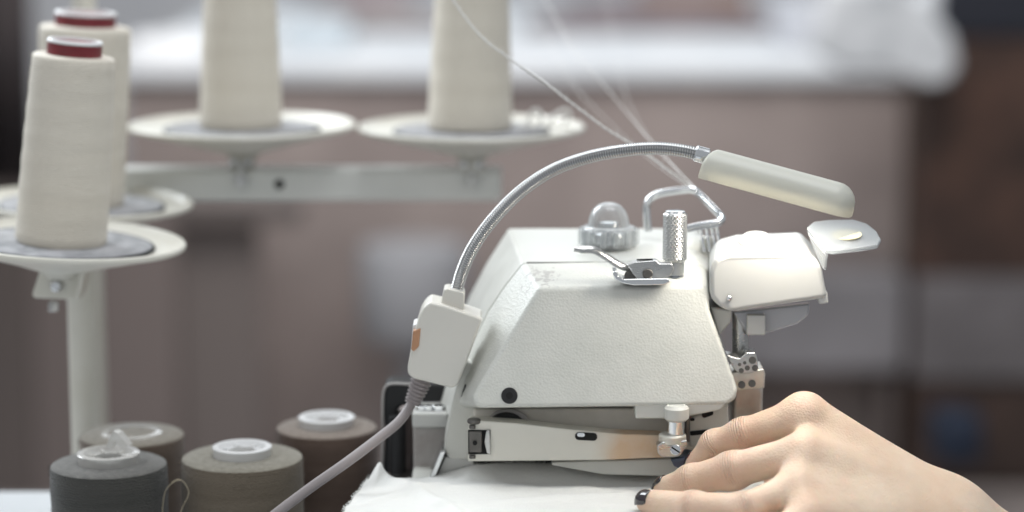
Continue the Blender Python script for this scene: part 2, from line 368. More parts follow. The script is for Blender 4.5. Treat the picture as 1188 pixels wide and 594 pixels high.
# things lying on the far bench
def cloth_heap(px0, px1, pyb, h, Y, m, name, label, cat, dep=.5):
    a = W(px0, pyb, Y); b = W(px1, pyb, Y); n = 18
    V=[]; F=[]
    for i in range(n+1):
        for j in range(7):
            u=i/n; v=j/6
            e = (max(0,math.sin(PI*u))**.5)*(max(0,math.sin(PI*v))**.5)
            hh = h*e*(.75+.4*noise.noise(Vector((u*5+px0, v*3, 0))))
            V.append((a.x+(b.x-a.x)*u, Y+dep*v, bt+.002+max(0,hh)))
    for i in range(n):
        for j in range(6):
            F.append((i*7+j,(i+1)*7+j,(i+1)*7+j+1,i*7+j+1))
    b0=len(V); # bottom skirt ring not needed: base closed by flat quad
    ring=[i*7 for i in range(n+1)]+[n*7+j for j in range(1,7)]+[i*7+6 for i in range(n-1,-1,-1)]+[j for j in range(5,0,-1)]
    F.append(tuple(ring))
    o = obj(name, (V,F), m, ang=180); return tag(o, label, cat)
cloth_heap(610, 935, 26, .10, YB+.95, matbg('mauve_fabric',(.15,.125,.135),(.24,.20,.21)), 'fabric_pile', 'mauve folded fabric pile on the far white bench behind the threads', 'fabric', .6)
cloth_heap(325, 520, 24, .08, YB+1.0, matbg('taupe_fabric',(.22,.19,.19),(.32,.29,.29)), 'fabric_pile', 'taupe fabric pile on the far bench between the two back cones', 'fabric', .6)
cloth_heap(120, 235, 60, .06, YB+.15, matbg('white_fabric',(.82,.84,.86),(.86,.87,.88)), 'fabric_pile', 'bright white fabric bundle on the far bench left of the back cones', 'fabric', .5)
for nm, lab, x0, x1, y0, y1, Y, c in (
    ('cardboard_box','flat brown cardboard box at the back of the far bench behind the threads',745,868,-8,24,YB+1.1,(.22,.15,.12)),
    ('paper_stack','grey paper stack on the far bench right of the brown cardboard box',905,985,2,34,YB+.5,(.50,.52,.56)),
    ('fabric_block','brown grey folded fabric near the right corner of the far bench',996,1030,-4,16,YB+.35,(.20,.15,.14)),
    ('thread_box','dim mauve box at the back of the far bench between the back cones',395,470,-14,12,YB+1.3,(.30,.25,.26)),
    ('parts_tray','pale blue tray on the far bench right of the middle back cone',330,402,28,46,YB+.45,(.50,.56,.60))):
    a_ = W(x0,0,Y).x; b_ = W(x1,0,Y).x; zt_ = W(0,y0,Y).z
    tag(obj(nm, box(a_,b_,Y,Y+.25,bt+.002,max(bt+.03,zt_)), matbg(nm, c, tuple(q*1.15 for q in c)), None, bevel=.006), lab, nm.split('_')[1])
tag(obj('draped_cloth', prism([(940,60),(985,84),(1020,80),(1050,89),(1075,100),(1100,97),(1114,76),(1106,40),(1070,4),(1040,-20),(960,-20)], YB-.45, YB-.40), matbg('drape_white',(.34,.36,.38),(.62,.64,.66), .7, 7), None, bevel=.015), 'pale cloth draped over the right corner of the far bench behind the lamp head', 'cloth')
kn_ = W(455,318,YB-.06)
tag(obj('door_knob', ellipsoid((kn_.x, YB-.035, kn_.z), (.035,.03,.035), 20, 12), matbg('knob_black', (.03,.03,.04))), 'small dark round knob on the mauve bench front left of the lamp neck', 'knob')
# white bag hanging by the bench corner
bgv = ellipsoid(W(1087, 66, YB-.12), (.072,.05,.09), 20, 12)
tag(obj('cloth_bag', bgv, matbg('bag_white', (.80,.84,.88)), None), 'blurred white cloth bag hanging at the corner of the far bench', 'bag')
tag(obj('cloth_roll', tube([W(1010,10,YB-.05), W(1050,18,YB-.05), W(1090,2,YB-.05), W(1095,-30,YB-.05)], .05, 14), matbg('roll_white', (.60,.63,.66)), None), 'pale rolled cloth above the hanging white bag', 'fabric')
# dark cabinet right, with lighter edge
cb = thing('wooden_cabinet', 'dark brown wooden cabinet behind the hand at the right edge', 'cabinet', (W(1190,0,3.9).x, 3.9, FL))
obj('door', box(W(1072,0,3.9).x, W(1072,0,3.9).x+.55, 3.9, 3.93, W(0,318,3.9).z, W(0,46,3.9).z), matbg('dark_walnut', (.020,.012,.010),(.085,.045,.032), .5, 5), cb)
obj('door', box(W(1072,0,3.9).x, W(1072,0,3.9).x+.55, 3.9, 3.93, FL+.02, W(0,440,3.9).z), matbg('dark_walnut_low', (.018,.012,.010),(.065,.04,.032), .5, 5), cb)
obj('drawer', box(W(1072,0,3.9).x, W(1072,0,3.9).x+.55, 3.885, 3.93, W(0,438,3.9).z, W(0,320,3.9).z), matbg('grey_drawer', (.09,.083,.086),(.15,.14,.145), .5, 5), cb)
obj('carcass', box(W(1072,0,3.9).x+.005, W(1072,0,3.9).x+.545, 3.932, 4.16, FL, W(0,47,3.9).z), matbg('walnut_side', (.045,.027,.02)), cb)
tag(obj('monitor', box(W(1092,0,3.95).x, W(1092,0,3.95).x+.5, 3.95, 3.99, W(0,44,3.95).z, W(0,44,3.95).z+.32), matbg('screen_black', (.010,.012,.020)), None, bevel=.01), 'near black screen standing on the brown cabinet at top right', 'monitor')
tag(obj('blue_bundle', box(W(1105,0,3.6).x, W(1160,0,3.6).x, 3.6, 3.75, W(0,540,3.6).z, W(0,486,3.6).z), matbg('bin_blue', (.006,.013,.030)), None, bevel=.02), 'dark blue bundle in the shadow under the grey drawer behind the wrist', 'bundle')
# pale shelf / storage crate band in front of the bench
shelf = thing('storage_shelf', 'low pale grey storage shelf in front of the far bench right of the machine', 'shelf', (W(960,0,4).x, 4, FL))
obj('board', box(W(845,0,4).x, W(1062,0,4).x, 4, 4.17, W(0,432,4).z, W(0,322,4).z), matbg('pale_board', (.15,.145,.152),(.22,.213,.225), .6, 5), shelf, bevel=.01)
obj('leg', box(W(850,0,4).x, W(866,0,4).x, 4.02, 4.15, FL, W(0,432,4).z-.002), matbg('leg_dark',(.11,.09,.085)), shelf)
obj('leg', box(W(1036,0,4).x, W(1052,0,4).x, 4.02, 4.15, FL, W(0,432,4).z-.002), matbg('leg_dark',(.11,.09,.085)), shelf)
tag(obj('round_stool', lathe([(.04,0),(.04,.25),(.115,.255),(.13,.28),(.13,.46),(.12,.48)], 32, (W(478,0,3.9).x, 3.95, W(0,425,3.9).z-.2)), matbg('stool_grey', (.26,.265,.28))), 'pale grey rounded stool blurred behind the lamp switch box', 'stool')
# left side : curtain, wall panels
cu = thing('dark_curtain', 'near black curtain at the upper left edge behind the thread cones', 'curtain', (W(-20,0,3.5).x, 3.5, W(0,212,3.5).z))
cv = []
nf = 40
r0=[(W(-190,0,3.5).x + (W(33,0,3.5).x-W(-190,0,3.5).x)*i/nf, 3.5+.02*math.sin(i*1.3)) for i in range(nf+1)]
zl, zh = W(0,215,3.5).z, W(0,-60,3.5).z
obj('curtain_cloth', ([(x,y,zl) for x,y in r0]+[(x,y,zh) for x,y in r0], [(i,i+1,nf+2+i,nf+1+i) for i in range(nf)]), matbg('curtain_black', (.012,.011,.014),(.03,.022,.022)), cu, solid=.006)
loc_ = thing('locker', 'dim taupe locker with darker door gap behind the cone stand', 'locker', (W(140,0,3.8).x, 3.8, FL))
obj('side_panel', box(W(-120,0,3.8).x, W(22,0,3.8).x, 3.8, 4.1, FL, W(0,215,3.8).z), matbg('locker_dark', (.11,.092,.086)), loc_)
obj('door', box(W(24,0,3.8).x, W(196,0,3.8).x, 3.8, 3.83, FL, W(0,232,3.8).z), matbg('locker_door', (.15,.125,.118)), loc_)
obj('door', box(W(198,0,3.8).x, W(292,0,3.8).x, 3.83, 3.86, FL, W(0,262,3.8).z), matbg('locker_recess', (.135,.115,.108)), loc_)
obj('lid', box(W(198,0,3.8).x, W(345,0,3.8).x, 3.78, 3.88, W(0,258,3.8).z, W(0,236,3.8).z), matbg('locker_lid', (.10,.085,.08)), loc_)

# ================================================================== TABLE (near)
tbl = thing('work_table', 'white laminate work table under the thread spools', 'table', (0,-.1,FL))
obj('tabletop', box(-.72,.35,-.55,.31,-.03,0), M['table'], tbl, bevel=.004)
for sx,sy in ((-.66,-.5),(.31,-.5),(-.66,.26),(.31,.26)):
    obj('leg', box(sx-.02,sx+.02,sy-.02,sy+.02,FL,-.031), M['greycast'], tbl)

# ================================================================== THREAD SPOOLS (foreground left)
def fuzz(cx, cy, z, r, n, hmax, seed, cone=None, rad=.00012):
    """little stray fibres standing off a wound edge"""
    rr = random.Random(seed); vs = []
    for i in range(n):
        a = rr.uniform(0, 2*PI); zz = z + rr.uniform(-hmax*12, 0) * rr.random()
        rr0 = r(zz) if callable(r) else r
        p = Vector((cx+rr0*math.cos(a), cy+rr0*math.sin(a), zz))
        d = Vector((math.cos(a), math.sin(a), rr.uniform(-.3,1.1))).normalized(); l = hmax*rr.uniform(.3,1)
        s = Vector((-math.sin(a), math.cos(a), 0))*rr.uniform(-.8,.8)
        pts = [p - d*.0003, p+d*l*.5+s*l*.3, p+d*l*.8+s*l]
        vs.append(tube(pts, rad, 3))
    return join(*vs)
LIT_TOP = {k: mat(k+'_end', c1, .95, c2=c2, nscale=220, bump=.5, bscale=700, bdist=.0008, sheen=.35, stretch=(1,1,3)) for k, c1, c2 in (  # lighter brushed thread ends, with top light put into the colour
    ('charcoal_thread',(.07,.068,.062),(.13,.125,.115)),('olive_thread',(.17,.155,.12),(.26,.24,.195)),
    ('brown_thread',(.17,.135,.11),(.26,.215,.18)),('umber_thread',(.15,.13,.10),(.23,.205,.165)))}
def spool(px, py, ztop, dpx, h, wm, corem, name_label, seed, core_r=.022, core_h=.012, cut=False):
    c = WZ(px, py, ztop); r = dpx*PX(c.y)/2
    t = thing('thread_spool', name_label, 'thread spool', (c.x, c.y, 0), 'wide spools of dark thread on the table')
    z0 = .004
    R = lambda z: r
    prof = [(r*.97,z0),(r,z0+.004)] + [(r*(1+.006*math.sin(i*1.1+seed)), z0+.004+(ztop-z0-.010)*i/14) for i in range(1,14)] + \
        [(r*.998, ztop-.0035),(r*.985,ztop-.0012)]
    cap = [(r*.9855,ztop-.0013),(r*.94,ztop-.0002),(r*.7,ztop+.0002),(core_r+.003,ztop+.0006),(core_r-.001,ztop+.0008)]
    o = obj('winding', lathe(prof, 72, (c.x,c.y,0)), wm, t, ang=60)
    obj('wound_end', lathe(cap, 72, (c.x,c.y,0)), LIT_TOP[wm.name], t, ang=60)
    obj('stray_fibres', fuzz(c.x, c.y, ztop-.002, r*.995, 150, .0035, seed), wm, t)['kind']='stuff'
    cr = core_r; zt = ztop+core_h
    cp = [(cr*.98,.0005),(cr*.98,zt-.002),(cr,zt-.0012),(cr,zt-.0004),(cr*.97,zt),(cr*.80,zt),(cr*.76,zt-.0012),(cr*.70,zt-.004),(cr*.52,zt-.0042),(cr*.48,zt-.003),(cr*.44,zt-.003),(cr*.40,zt-.012)]
    obj('core', lathe(cp, 48, (c.x,c.y,0)), corem, t, ang=40)
    # spokes of the core
    sp = []
    for k in range(6):
        a = 2*PI*k/6+seed
        m = Matrix.Translation((c.x,c.y,zt-.0042)) @ Matrix.Rotation(a,4,'Z')
        sp.append(xf(box(cr*.44, cr*.76, -.0007,.0007,0,.0022), m))
    obj('core_ribs', join(*sp), corem, t)
    obj('core_hole', lathe([(cr*.39,zt-.0124),(cr*.39,zt-.0121)], 24, (c.x,c.y,0)), M['hole'], t)
    return t, c, r
sA = spool(126, 537, .090, 137, .09, M['dark'], M['coreclear'], 'charcoal green thread spool with a broken clear core in front at left', 1, .0225, .008)
sB = spool(281, 529, .090, 143, .09, M['olive'], M['corewhite'], 'olive brown thread spool with a white core, second from left in the front', 2, .0215, .0075)
sC = spool(153, 503, .090, 123, .09, M['umber'], M['coreclear'], 'umber thread spool with a low glossy core behind the charcoal spool', 3, .0225, .0015)
sD = spool(379, 494, .090, 119, .09, M['brown'], M['corewhite'], 'reddish brown thread spool with a white core beside the lamp cable', 4, .0215, .0075)
# broken shard of the clear core on spool A
t, c, r = sA
sh = W(133,517,c.y+.004)
pts = [W(122,519,c.y), W(131,500,c.y), W(137,503,c.y), W(149,518,c.y), W(140,521,c.y), W(133,513,c.y), W(128,521,c.y)]
obj('broken_shard', loft([pts, [p+Vector((.003,.004,.001)) for p in pts]]), M['coreclear'], t, bevel=.0004)
# loose loop of thread between the two front spools
lp = [W(199,560,c.y-.02),W(206,556,c.y-.02),W(214,560,c.y-.02),W(219,572,c.y-.02),W(213,586,c.y-.02),W(206,600,c.y-.02),W(196,606,c.y-.02),W(189,596,c.y-.02),W(190,578,c.y-.02),W(194,566,c.y-.02),W(204,558,c.y-.021),W(210,557,c.y-.022)]
tag(obj('thread_end', tube(spline(lp,60), .00035, 5), mat('olive_strand',(.34,.29,.21),.8)), 'thin loose loop of thread hanging between the charcoal and olive spools', 'thread')

# ================================================================== THREAD STAND
stand = thing('thread_stand', 'cream enamelled thread stand with round plates on a post and rail', 'thread stand', W(96,0,.24)*1)
stand.location.z = 0; WL[stand] = Vector((stand.location.x, stand.location.y, 0))
YP = .235
a = W(77,400,YP); b = W(115,400,YP); pr = (b.x-a.x)/2*.86; pcx = (a.x+b.x)/2
obj('post', lathe([(pr,0.0005),(pr,W(0,312,YP).z)], 40, (pcx,YP,0)), M['stand'], stand)
obj('post_foot', lathe([(pr*2.2,.0004),(pr*2.2,.005),(pr*1.2,.008),(pr*1.15,.02)], 40, (pcx,YP,0)), M['stand'], stand)
YR = .425
ra, rb = W(128,192,YR), W(582,236,YR)
def rail_mesh():
    z1 = W(0,197,YR).z; z0 = W(0,234,YR).z
    return box(ra.x, rb.x, YR, YR+.034, z0, z1)
obj('rail', rail_mesh(), M['rail'], stand, bevel=.0035, seg=4)
q = W(324,214,YR-.001); obj('rail_hole', cyl(q, q+Vector((0,.002,0)), .0042, 20), M['hole'], stand)
# upright that carries the rail behind the left cones
ux = W(97,0,.50); obj('upright', lathe([(.0105,.0),(.0105,W(0,-10,.50).z)], 32, (ux.x,.50,0)), M['stand'], stand)
obj('rail_arm', box(ra.x-.03, ra.x+.004, YR+.002, .50, W(0,232,YR).z, W(0,224,YR).z), M['rail'], stand, bevel=.002)
def plate(px, py, Y, rpx, k, pad=.78, tilt=0):
    c = W(px, py, Y); R = rpx*PX(Y); mt = Matrix.Rotation(math.radians(tilt),4,'Y')
    prof = [(.008,-.030),(.0125,-.028),(.0145,-.024),(R*.45,-.0155),(R*.80,-.0066),(R*.95,-.0030),(R*.995,-.0012),(R,.0006),(R*.99,.0022),(R*.965,.0026),(R*.93,-.0004),(R*.86,-.0034),(R*.5,-.0040),(.004,-.0040)]
    o = obj('spool_plate', lathe(prof, 96, c, mt), M['stand'], stand, ang=50)
    pd = obj('felt_pad', lathe([(R*pad,-.0037),(R*pad,-.0018),(R*(pad-.01),-.0012),(.004,-.0012)], 96, c, mt), M['felt'], o)
    obj('pad_edge', loft([[Vector(c)+mt@Vector((q*math.cos(2*PI*k/96), q*math.sin(2*PI*k/96), z)) for k in range(96)] for q, z in ((R*pad+.0004,-.0037),(R*pad+.0010,-.0024),(R*pad+.0002,-.0014),(R*(pad-.012),-.0009),(R*(pad-.016),-.0012))], cap=False), M['black'], o)
    return c, R, o
P1 = plate(72, 279, .17, 143, 1, .74, 4.0)
P2 = plate(95, 235, .345, 128, 2, .74, 2.3)
P3 = plate(281, 146, .445, 131, 3, .68)
P4 = plate(547, 148.5, .435, 131, 4, .68)
for (c, R, o), px in ((P3,281),(P4,547)):
    q = W(px, 190, YR+.002)
    obj('bracket', lathe([(.0085,0),(.011,.004),(.0115,.010),(.009,.014)], 24, (c.x, c.y-.004, c.z-.036)), M['stand'], o)
    for s in (-1,1):
        obj('bolt', ellipsoid((c.x+s*.0062, c.y-.016, c.z-.029), (.0042,.004,.004), 14, 8), M['chrome'], o)
    obj('clamp_screw', cyl((c.x, YR-.0005, c.z-.028), (c.x, YR-.0005, W(0,214,YR).z), .0028, 12), M['steel'], o)
    n0 = W(px, 210, YR); obj('nut', cyl((c.x, YR-.005, n0.z), (c.x, YR+.0005, n0.z), .0055, 6), M['steel'], o)
# bracket below the front-left plate
YK = .163
pts = [(46,314),(98,314),(92,345),(88,348),(40,346),(37,342)]
br = obj('bracket', prism([(x,y) for x,y in pts], YK, YK+.003), M['stand'], P1[2], bevel=.0012)
obj('bracket_side', prism([(93,314),(99,314),(91,349),(87,347)], YK-.012, YK+.02), M['stand'], P1[2], bevel=.001)
obj('bracket_neck', pxbox(45,302,96,316, YK-.004, YK+.03), M['stand'], P1[2], bevel=.002)
n0 = W(66,331,YK-.001); obj('bolt', cyl(n0+Vector((0,.001,0)), n0-Vector((0,.005,0)), .0042, 18, .001), M['chrome'], P1[2])
obj('bolt', cyl(W(62,350,YK+.004), W(62,361,YK+.004), .0042, 6, .0006), M['steel'], P1[2])

# ---- cones of cream thread
def cone(pb, pt, rb_, rt_, Y, z_base, label, k, core=True, coretop=.0115, extra=0):
    """pb, pt: photo points of base and top centre; rb_, rt_ metres"""
    A = Vector(z_base); A.z -= .0008
    t = thing('thread_cone', label, 'thread cone', A, 'cream cones of thread on the stand')
    T = W(pt[0], pt[1], A.y); ax = (T-A); h = ax.length
    m = ax.to_track_quat('Z','Y').to_matrix().to_4x4()
    n = 26
    prof = [(rb_*.96,0.0),(rb_,.0025)]
    for i in range(1,n):
        u = i/n; prof.append((rb_+(rt_-rb_)*u + .00022*math.sin(i*1.7+k)+.0006*math.sin(u*PI), .0025+(h-.006)*u))
    prof += [(rt_*.995,h-.0025),(rt_*.96,h-.0006),(rt_*.86,h),(rt_*.4,h+.0004)]
    obj('winding', lathe(prof, 72, A, m), M['cone'], t, ang=60)
    F = fuzz(0,0,h-.001, lambda z: rb_+(rt_-rb_)*min(1,max(0,z/h)), 160, .003, k+20)
    # spread fibres over the height
    obj('stray_fibres', xf(F, Matrix.Translation(A) @ m), M['cone'], t)['kind']='stuff'
    if core:
        rc = rt_*.66
        obj('core', lathe([(rc,h-.002),(rc*.99,h+coretop-.0025),(rc*.97,h+coretop-.002)], 48, A, m), M['red'], t)
        obj('core_rim', lathe([(rc*1.015,h+coretop-.0024),(rc*1.02,h+coretop-.0012),(rc*.98,h+coretop),(rc*.86,h+coretop),(rc*.82,h+coretop-.003),(rc*.5,h+coretop-.006)], 48, A, m), M['corewhite'], t)
    return t
s1 = PX(.17)
cone((70,288),(86,64), 52.5*s1, 47.5*s1, .17, W(70.5,279.5,.17), 'front left cream thread cone with dark red core, leaning slightly right', 1)
s2 = PX(.345)
cone((92,240),(99,30), 50*s2, 52*s2, .345, W(93,235.5,.345), 'cream thread cone with dark red core behind the front left cone', 2)
s3 = PX(.44)
cone((279,148),(278,-90), 47.5*s3, 37*s3, .445, W(279.5,146,.445), 'cream thread cone on the middle plate of the back rail', 3)
cone((545,148),(549,-90), 48.5*s3, 38*s3, .435, W(545,148.5,.435), 'cream thread cone on the right plate, crossed by a loose thread', 4)
# thread scraps on the right plate
for k, pts in enumerate([[(612,150),(616,132),(624,128),(628,138),(620,150)], [(632,150),(644,134),(656,128),(661,134),(654,144)], [(600,148),(640,146),(668,150)]]):
    tag(obj('thread_scrap', tube(spline([W(x,y,.42+.006*k) for x,y in pts], 30), .0016, 8), M['thread']),
        ['short white thread curl on the right plate beside the cone','longer white thread twist near the rim of the right plate','flat white thread tail lying along the right plate'][k], 'thread scrap', 'thread scraps on the right plate')

# ================================================================== LOOSE THREADS TO THE GUIDE
G = (806, 219)
def th(pts, rad, label, fz=True, seed=0):
    P = spline([W(*p) for p in pts], 120)
    rr = random.Random(seed)
    jit = [Vector((rr.uniform(-1,1),rr.uniform(-1,1),rr.uniform(-1,1)))*rad*.3 for _ in P]
    P2 = [p+j for p, j in zip(P, jit)]
    parts = [tube(P2, lambda i,n: rad*(1+.25*math.sin(i*2.3)), 6)]
    for i in range(70 if fz else 0):
        p = rr.choice(P); d = Vector((rr.uniform(-1,1),rr.uniform(-1,1),rr.uniform(-1,1))).normalized()
        parts.append(tube([p, p+d*.0018, p+d*.003+Vector((0,0,.001))], .00012, 3))
    return tag(obj('loose_thread', join(*parts), M['thread']), label, 'thread', 'threads running down to the wire guide')
th([(505,-40,.17),(527,2,.17),(558,42,.165),(589,66,.16),(636,99,.155),(700,147,.15),(745,175,.145),(802,217,.135)], .00075, 'sharpest fluffy thread arching across the right cone down to the wire guide', seed=1)
th([(610,-40,.62),(650,30,.50),(675,70,.42),(712,112,.34),(755,164,.24),(808,220,.135)], .00035, 'blurred steep thread just right of the sharp one', False, 2)
th([(585,-60,.75),(628,30,.62),(663,95,.50),(700,135,.38),(748,180,.26),(804,222,.14)], .0002, 'faint wide blurred thread between cone and steep thread', False, 3)
th([(690,-60,1.1),(712,40,.8),(726,110,.5),(760,170,.3),(810,221,.14)], .0002, 'faintest nearly vertical thread right of the others', False, 4)

# ================================================================== SEWING MACHINE
mach = thing('sewing_machine', 'cream industrial overlock sewing machine with textured cover and chrome fittings', 'sewing machine', (.02,.05,0))
# front cover
def YF(py): return .012-.024*(py-335)/(473-335)
Fp = [(626,334),(815,331),(823,338),(823,360),(856,452),(853,463),(842,470),(560,473),(550,469),(550,458),(558,444),(572,421),(590,392),(608,362)]
Gp = [(606,304,.055),(802,301,.055),(820,312,.055),(823,350,.055),(852,440,.055),(850,462,.055),(842,468,.055),(536,474,.055),(524,470,.055),(527,458,.055),(537,426,.055),(551,392,.055),(566,360,.055),(585,331,.055)]
F0 = [W(x,y,YF(y)) for x,y in Fp]; G0 = [W(*p) for p in Gp]
def lerp_ring(A,B,t,up=0): return [a.lerp(b,t)+Vector((0,0,up)) for a,b in zip(A,B)]
cover = obj('front_cover', loft([F0, G0]), M['paint'], mach, bevel=.0040, seg=5)
add_wear(M['paint'], tuple(W(628,318,.03)-WL[cover]), .028, (.40,.39,.37))
# rear casing: lofted back from the seam
R0 = [(606,305,.0565),(803,301,.0565),(822,312,.0565),(826,360,.0565),(852,470,.0565),(521,482,.0565),(537,426,.0565),(551,392,.0565),(566,360,.0565),(585,331,.0565)]
R1 = [(600,290,.09),(808,288,.09),(822,296,.09),(828,350,.09),(850,470,.09),(508,482,.09),(525,426,.09),(540,390,.09),(556,352,.09),(575,320,.09)]
R2 = [(590,264.5,.175),(806,264.5,.175),(812,268,.175),(815,330,.175),(835,470,.175),(498,482,.175),(512,426,.175),(528,385,.175),(545,342,.175),(565,304,.175)]
obj('rear_casing', loft([[W(*p) for p in R] for R in (R0,R1,R2)]), M['paint2'], mach, bevel=.0045, seg=5)
# side frame with the long curved outer edge
SF = [(540,420),(534,434),(526,460),(520,486),(516,508),(515,522),(521,534),(544,534),(548,505),(556,478),(562,450),(556,424)]
obj('side_frame', prism([(x,y) for x,y in SF], .034, .0548), M['paint2'], mach, bevel=.0020, seg=4)
# top seam strip and engraved mark
qa, qb = W(611,301.5,.0555), W(800,298.5,.0555)
obj('cover_seam', box(qa.x, qb.x, .0553, .0563, qa.z-.004, qa.z-.0016), M['darksteel'], mach)
a1, a2 = W(608,293,.10), W(622,293,.10)
obj('top_slot', box(a1.x, a2.x, .0995,.1012, a1.z-.003, a1.z+.0012), M['hole'], mach)
# round plug hole in the cover
def disc_front(px, py, Y, rpx, depth, m, name, parent, seg=28):
    c = W(px,py,Y); s = PX(Y)*rpx
    nrm = Vector((0,-1,.0)) 
    return obj(name, cyl(c, c+Vector((0,-depth,0)), s, seg, min(s,depth)*.3), m, parent)
nF = Vector((0,-.958,.287)); cp_ = W(591,459,YF(459))
obj('rubber_plug', cyl(cp_-nF*.002, cp_+nF*.0007, 9.6*PX(0), 36, .0004), M['black'], mach)
obj('plug_recess', cyl(cp_+nF*.0006, cp_+nF*.0010, 4.0*PX(0), 24), M['hole'], mach)
obj('inspection_slot', cyl(W(541,447,.026), W(537,460,.030), .0013, 10), M['hole'], mach)
# inner body beneath cover
obj('bed_shadow_gap', pxbox(520,528,838,556,.05,.16), M['darksteel'], mach)  # dark box stands for the shade between work arm and cloth
obj('lower_body', pxbox(549,474,838,527,.018,.16), M['greycast'] if False else mat('stained_cream', (.58,.545,.48),.5,c2=(.66,.63,.57),nscale=35,bump=.1,bscale=200), mach, bevel=.002)
c0 = W(590,505,.028)
obj('hand_wheel_cover', cyl(W(590,503,.0176), W(590,503,.0176)+Vector((0,-.004,0)), .0182, 48, .001), M['greycast'], mach)
obj('looper_disc', cyl(W(587,503,.0134), W(587,503,.0134)+Vector((0,-.002,0)), .0155, 40, .0005), M['black'], mach)
# bed
bz = .0835
obj('bed', box(W(470,0,.0).x, .195, -.16, .17, .0005, bz), M['paint2'], mach, bevel=.003)
# bed rear-left strips
obj('bed_strip', prism([(511,524),(517,524),(504,556),(498,556)], .028,.06), M['chrome'], mach, bevel=.0006)
obj('bed_corner', prism([(516,530),(548,534),(556,548),(510,556),(506,556)], .034,.07), M['shell'], mach, bevel=.001)
# work arm (presser plate) with a slot and square notch
arm_pts = [(543,489),(548,487.5),(600,491),(660,498),(720,503.5),(764,505),(772,507),(780,512),(780,528),(770,531),(700,534),(543,535.5)]
arm = obj('work_arm', prism(arm_pts, -.004, .010), M['plate'], mach, bevel=.0009, seg=3)
def slotpts(cx,cy,w,h,n=8,rot=0):
    out=[]
    for s,o in ((1,0),(-1,PI)):
        for k in range(n+1):
            a=-PI/2+PI*k/n+o
            x=s*(w/2-h/2)+h/2*math.cos(a); y=h/2*math.sin(a)
            out.append((cx+x*math.cos(rot)-y*math.sin(rot), cy+x*math.sin(rot)+y*math.cos(rot)))
    return out
obj('slot', prism(slotpts(680,506.5,26,9,8,.05), -.0046,-.0038), M['hole'], arm)
obj('slot_pin', prism(slotpts(674,504.5,9,4.5,6,.05), -.0054,-.0040), M['chrome'], arm)
obj('notch', pxbox(543,499,569,527,-.0045,-.0036), M['hole'], arm)
nb = obj('hinge_block', pxbox(544,501,559,525,-.0075,-.0040), M['darksteel'], arm, bevel=.0008)
obj('screw', cyl(W(551,514,-.0074), W(551,514,-.0088), .0016, 16), M['hole'], nb)
obj('notch_edge', prism([(564,500),(568,499),(569,527),(565,526),(562,513)], -.0062,-.0040), M['steel'], arm, bevel=.0004)
obj('pin_cap', cyl(W(550,491,-.002), W(550,486,-.002), .0048, 20, .0008), M['darksteel'], arm)
for y in (495,529.5):
    obj('rivet', cyl(W(548,y-1.5,-.0048), W(548,y+2,-.0048), .0022, 14), M['darksteel'], arm)
# throat plate under the arm
obj('throat_plate', prism([(640,536),(778,532),(786,540),(789,549),(780,553),(700,551),(640,540)], .006,.05), M['paint2'], mach, bevel=.0015)
# needle bracket and presser foot
lipn = obj('needle_bracket', prism([(737,470),(843,468),(836,476),(800,483),(797,487),(768,486),(737,486)], -.010,.03), M['paint2'], mach, bevel=.0014)
obj('bracket_boss', cyl(W(785,488,-.013), W(785,470,-.013), .0085, 28, .002), M['paint2'], lipn)
pb_ = obj('presser_bar', cyl(W(784,515,-.012), W(784,482,-.012), .0062, 28), M['chrome'], mach)
obj('bar_collar', join(cyl(W(780,514,-.012), W(780,503,-.012), .0095, 28, .001)), M['plate'], mach)
obj('guide_rod', cyl(W(797,512,-.004), W(797,484,-.004), .0022, 12), M['darksteel'], mach)
ft = obj('presser_foot', prism([(762,517),(768,513),(797,511),(798,516),(790,529),(782,531),(768,531),(763,526)], -.020,-.010), M['steel'], mach, bevel=.0012)
sw = obj('screw', cyl(W(784,522,-.0195), W(784,522,-.0235), .0038, 24, .0006), M['chrome'], ft)
cw = W(784,522,-.0238)
obj('screw_slot', xf(box(-.0034,.0034,-.0003,.0003,-.0005,.0005), Matrix.Translation(cw) @ Matrix.Rotation(.6,4,'Y')), M['hole'], sw)
obj('foot_sole', prism([(778,533),(800,530),(806,532),(790,545),(782,541)], -.018,.004), mat('blued_steel',(.10,.13,.20),.3,.8), ft, bevel=.0008)
# column to the right of the cover
cl = obj('front_casting', prism([(797,486),(845,468),(846,500),(838,510),(800,520)], .004,.04), M['paint2'], mach, bevel=.002)
obj('slot', prism(slotpts(821,480.5,14,6,6,-.35), .0028,.0045), M['hole'], cl)
obj('slot', prism(slotpts(812,502,24,5,6,-.1), .0028,.0045), M['hole'], cl)
obj('slot', prism(slotpts(803,487,6,3,4,-.1), .0028,.0045), M['hole'], cl)
obj('needle_column', pxbox(851,448,884,540,.02,.05), mat('warm_steel', (.50,.43,.38),.35,.7,c2=(.62,.58,.54),nscale=60,rvar=.1), mach, bevel=.003)
lb = obj('looper_block', prism([(848,432),(886,428),(888,434),(887,451),(850,454)], .008,.034), mat('worn_steel', (.55,.51,.44),.34,.75,c2=(.66,.63,.58),nscale=80,rvar=.1), mach, bevel=.0012)
for x,y in ((860.5,446.5),(872.5,445)):
    obj('screw', cyl(W(x,y,.0085), W(x,y,.0068), .0026, 20), M['darksteel'], lb)
la = obj('looper_arm', prism([(843,412),(858,416),(866,409),(877,409),(879,418),(880,428),(873,433),(858,434),(851,428)], .006,.022), M['steel'], mach, bevel=.001)
for x,y,r in ((860,430,.0018),(867,427,.0018),(876,427,.0022),(864,421,.0012),(873,418,.0026),(858,423,.0012)):
    obj('hole', cyl(W(x,y,.0065), W(x,y,.0054), r, 16), M['darksteel'], la)
nbar = obj('needle_bar', cyl(W(859,412,.03), W(859,362,.03), .0058, 24), M['steel'], mach)
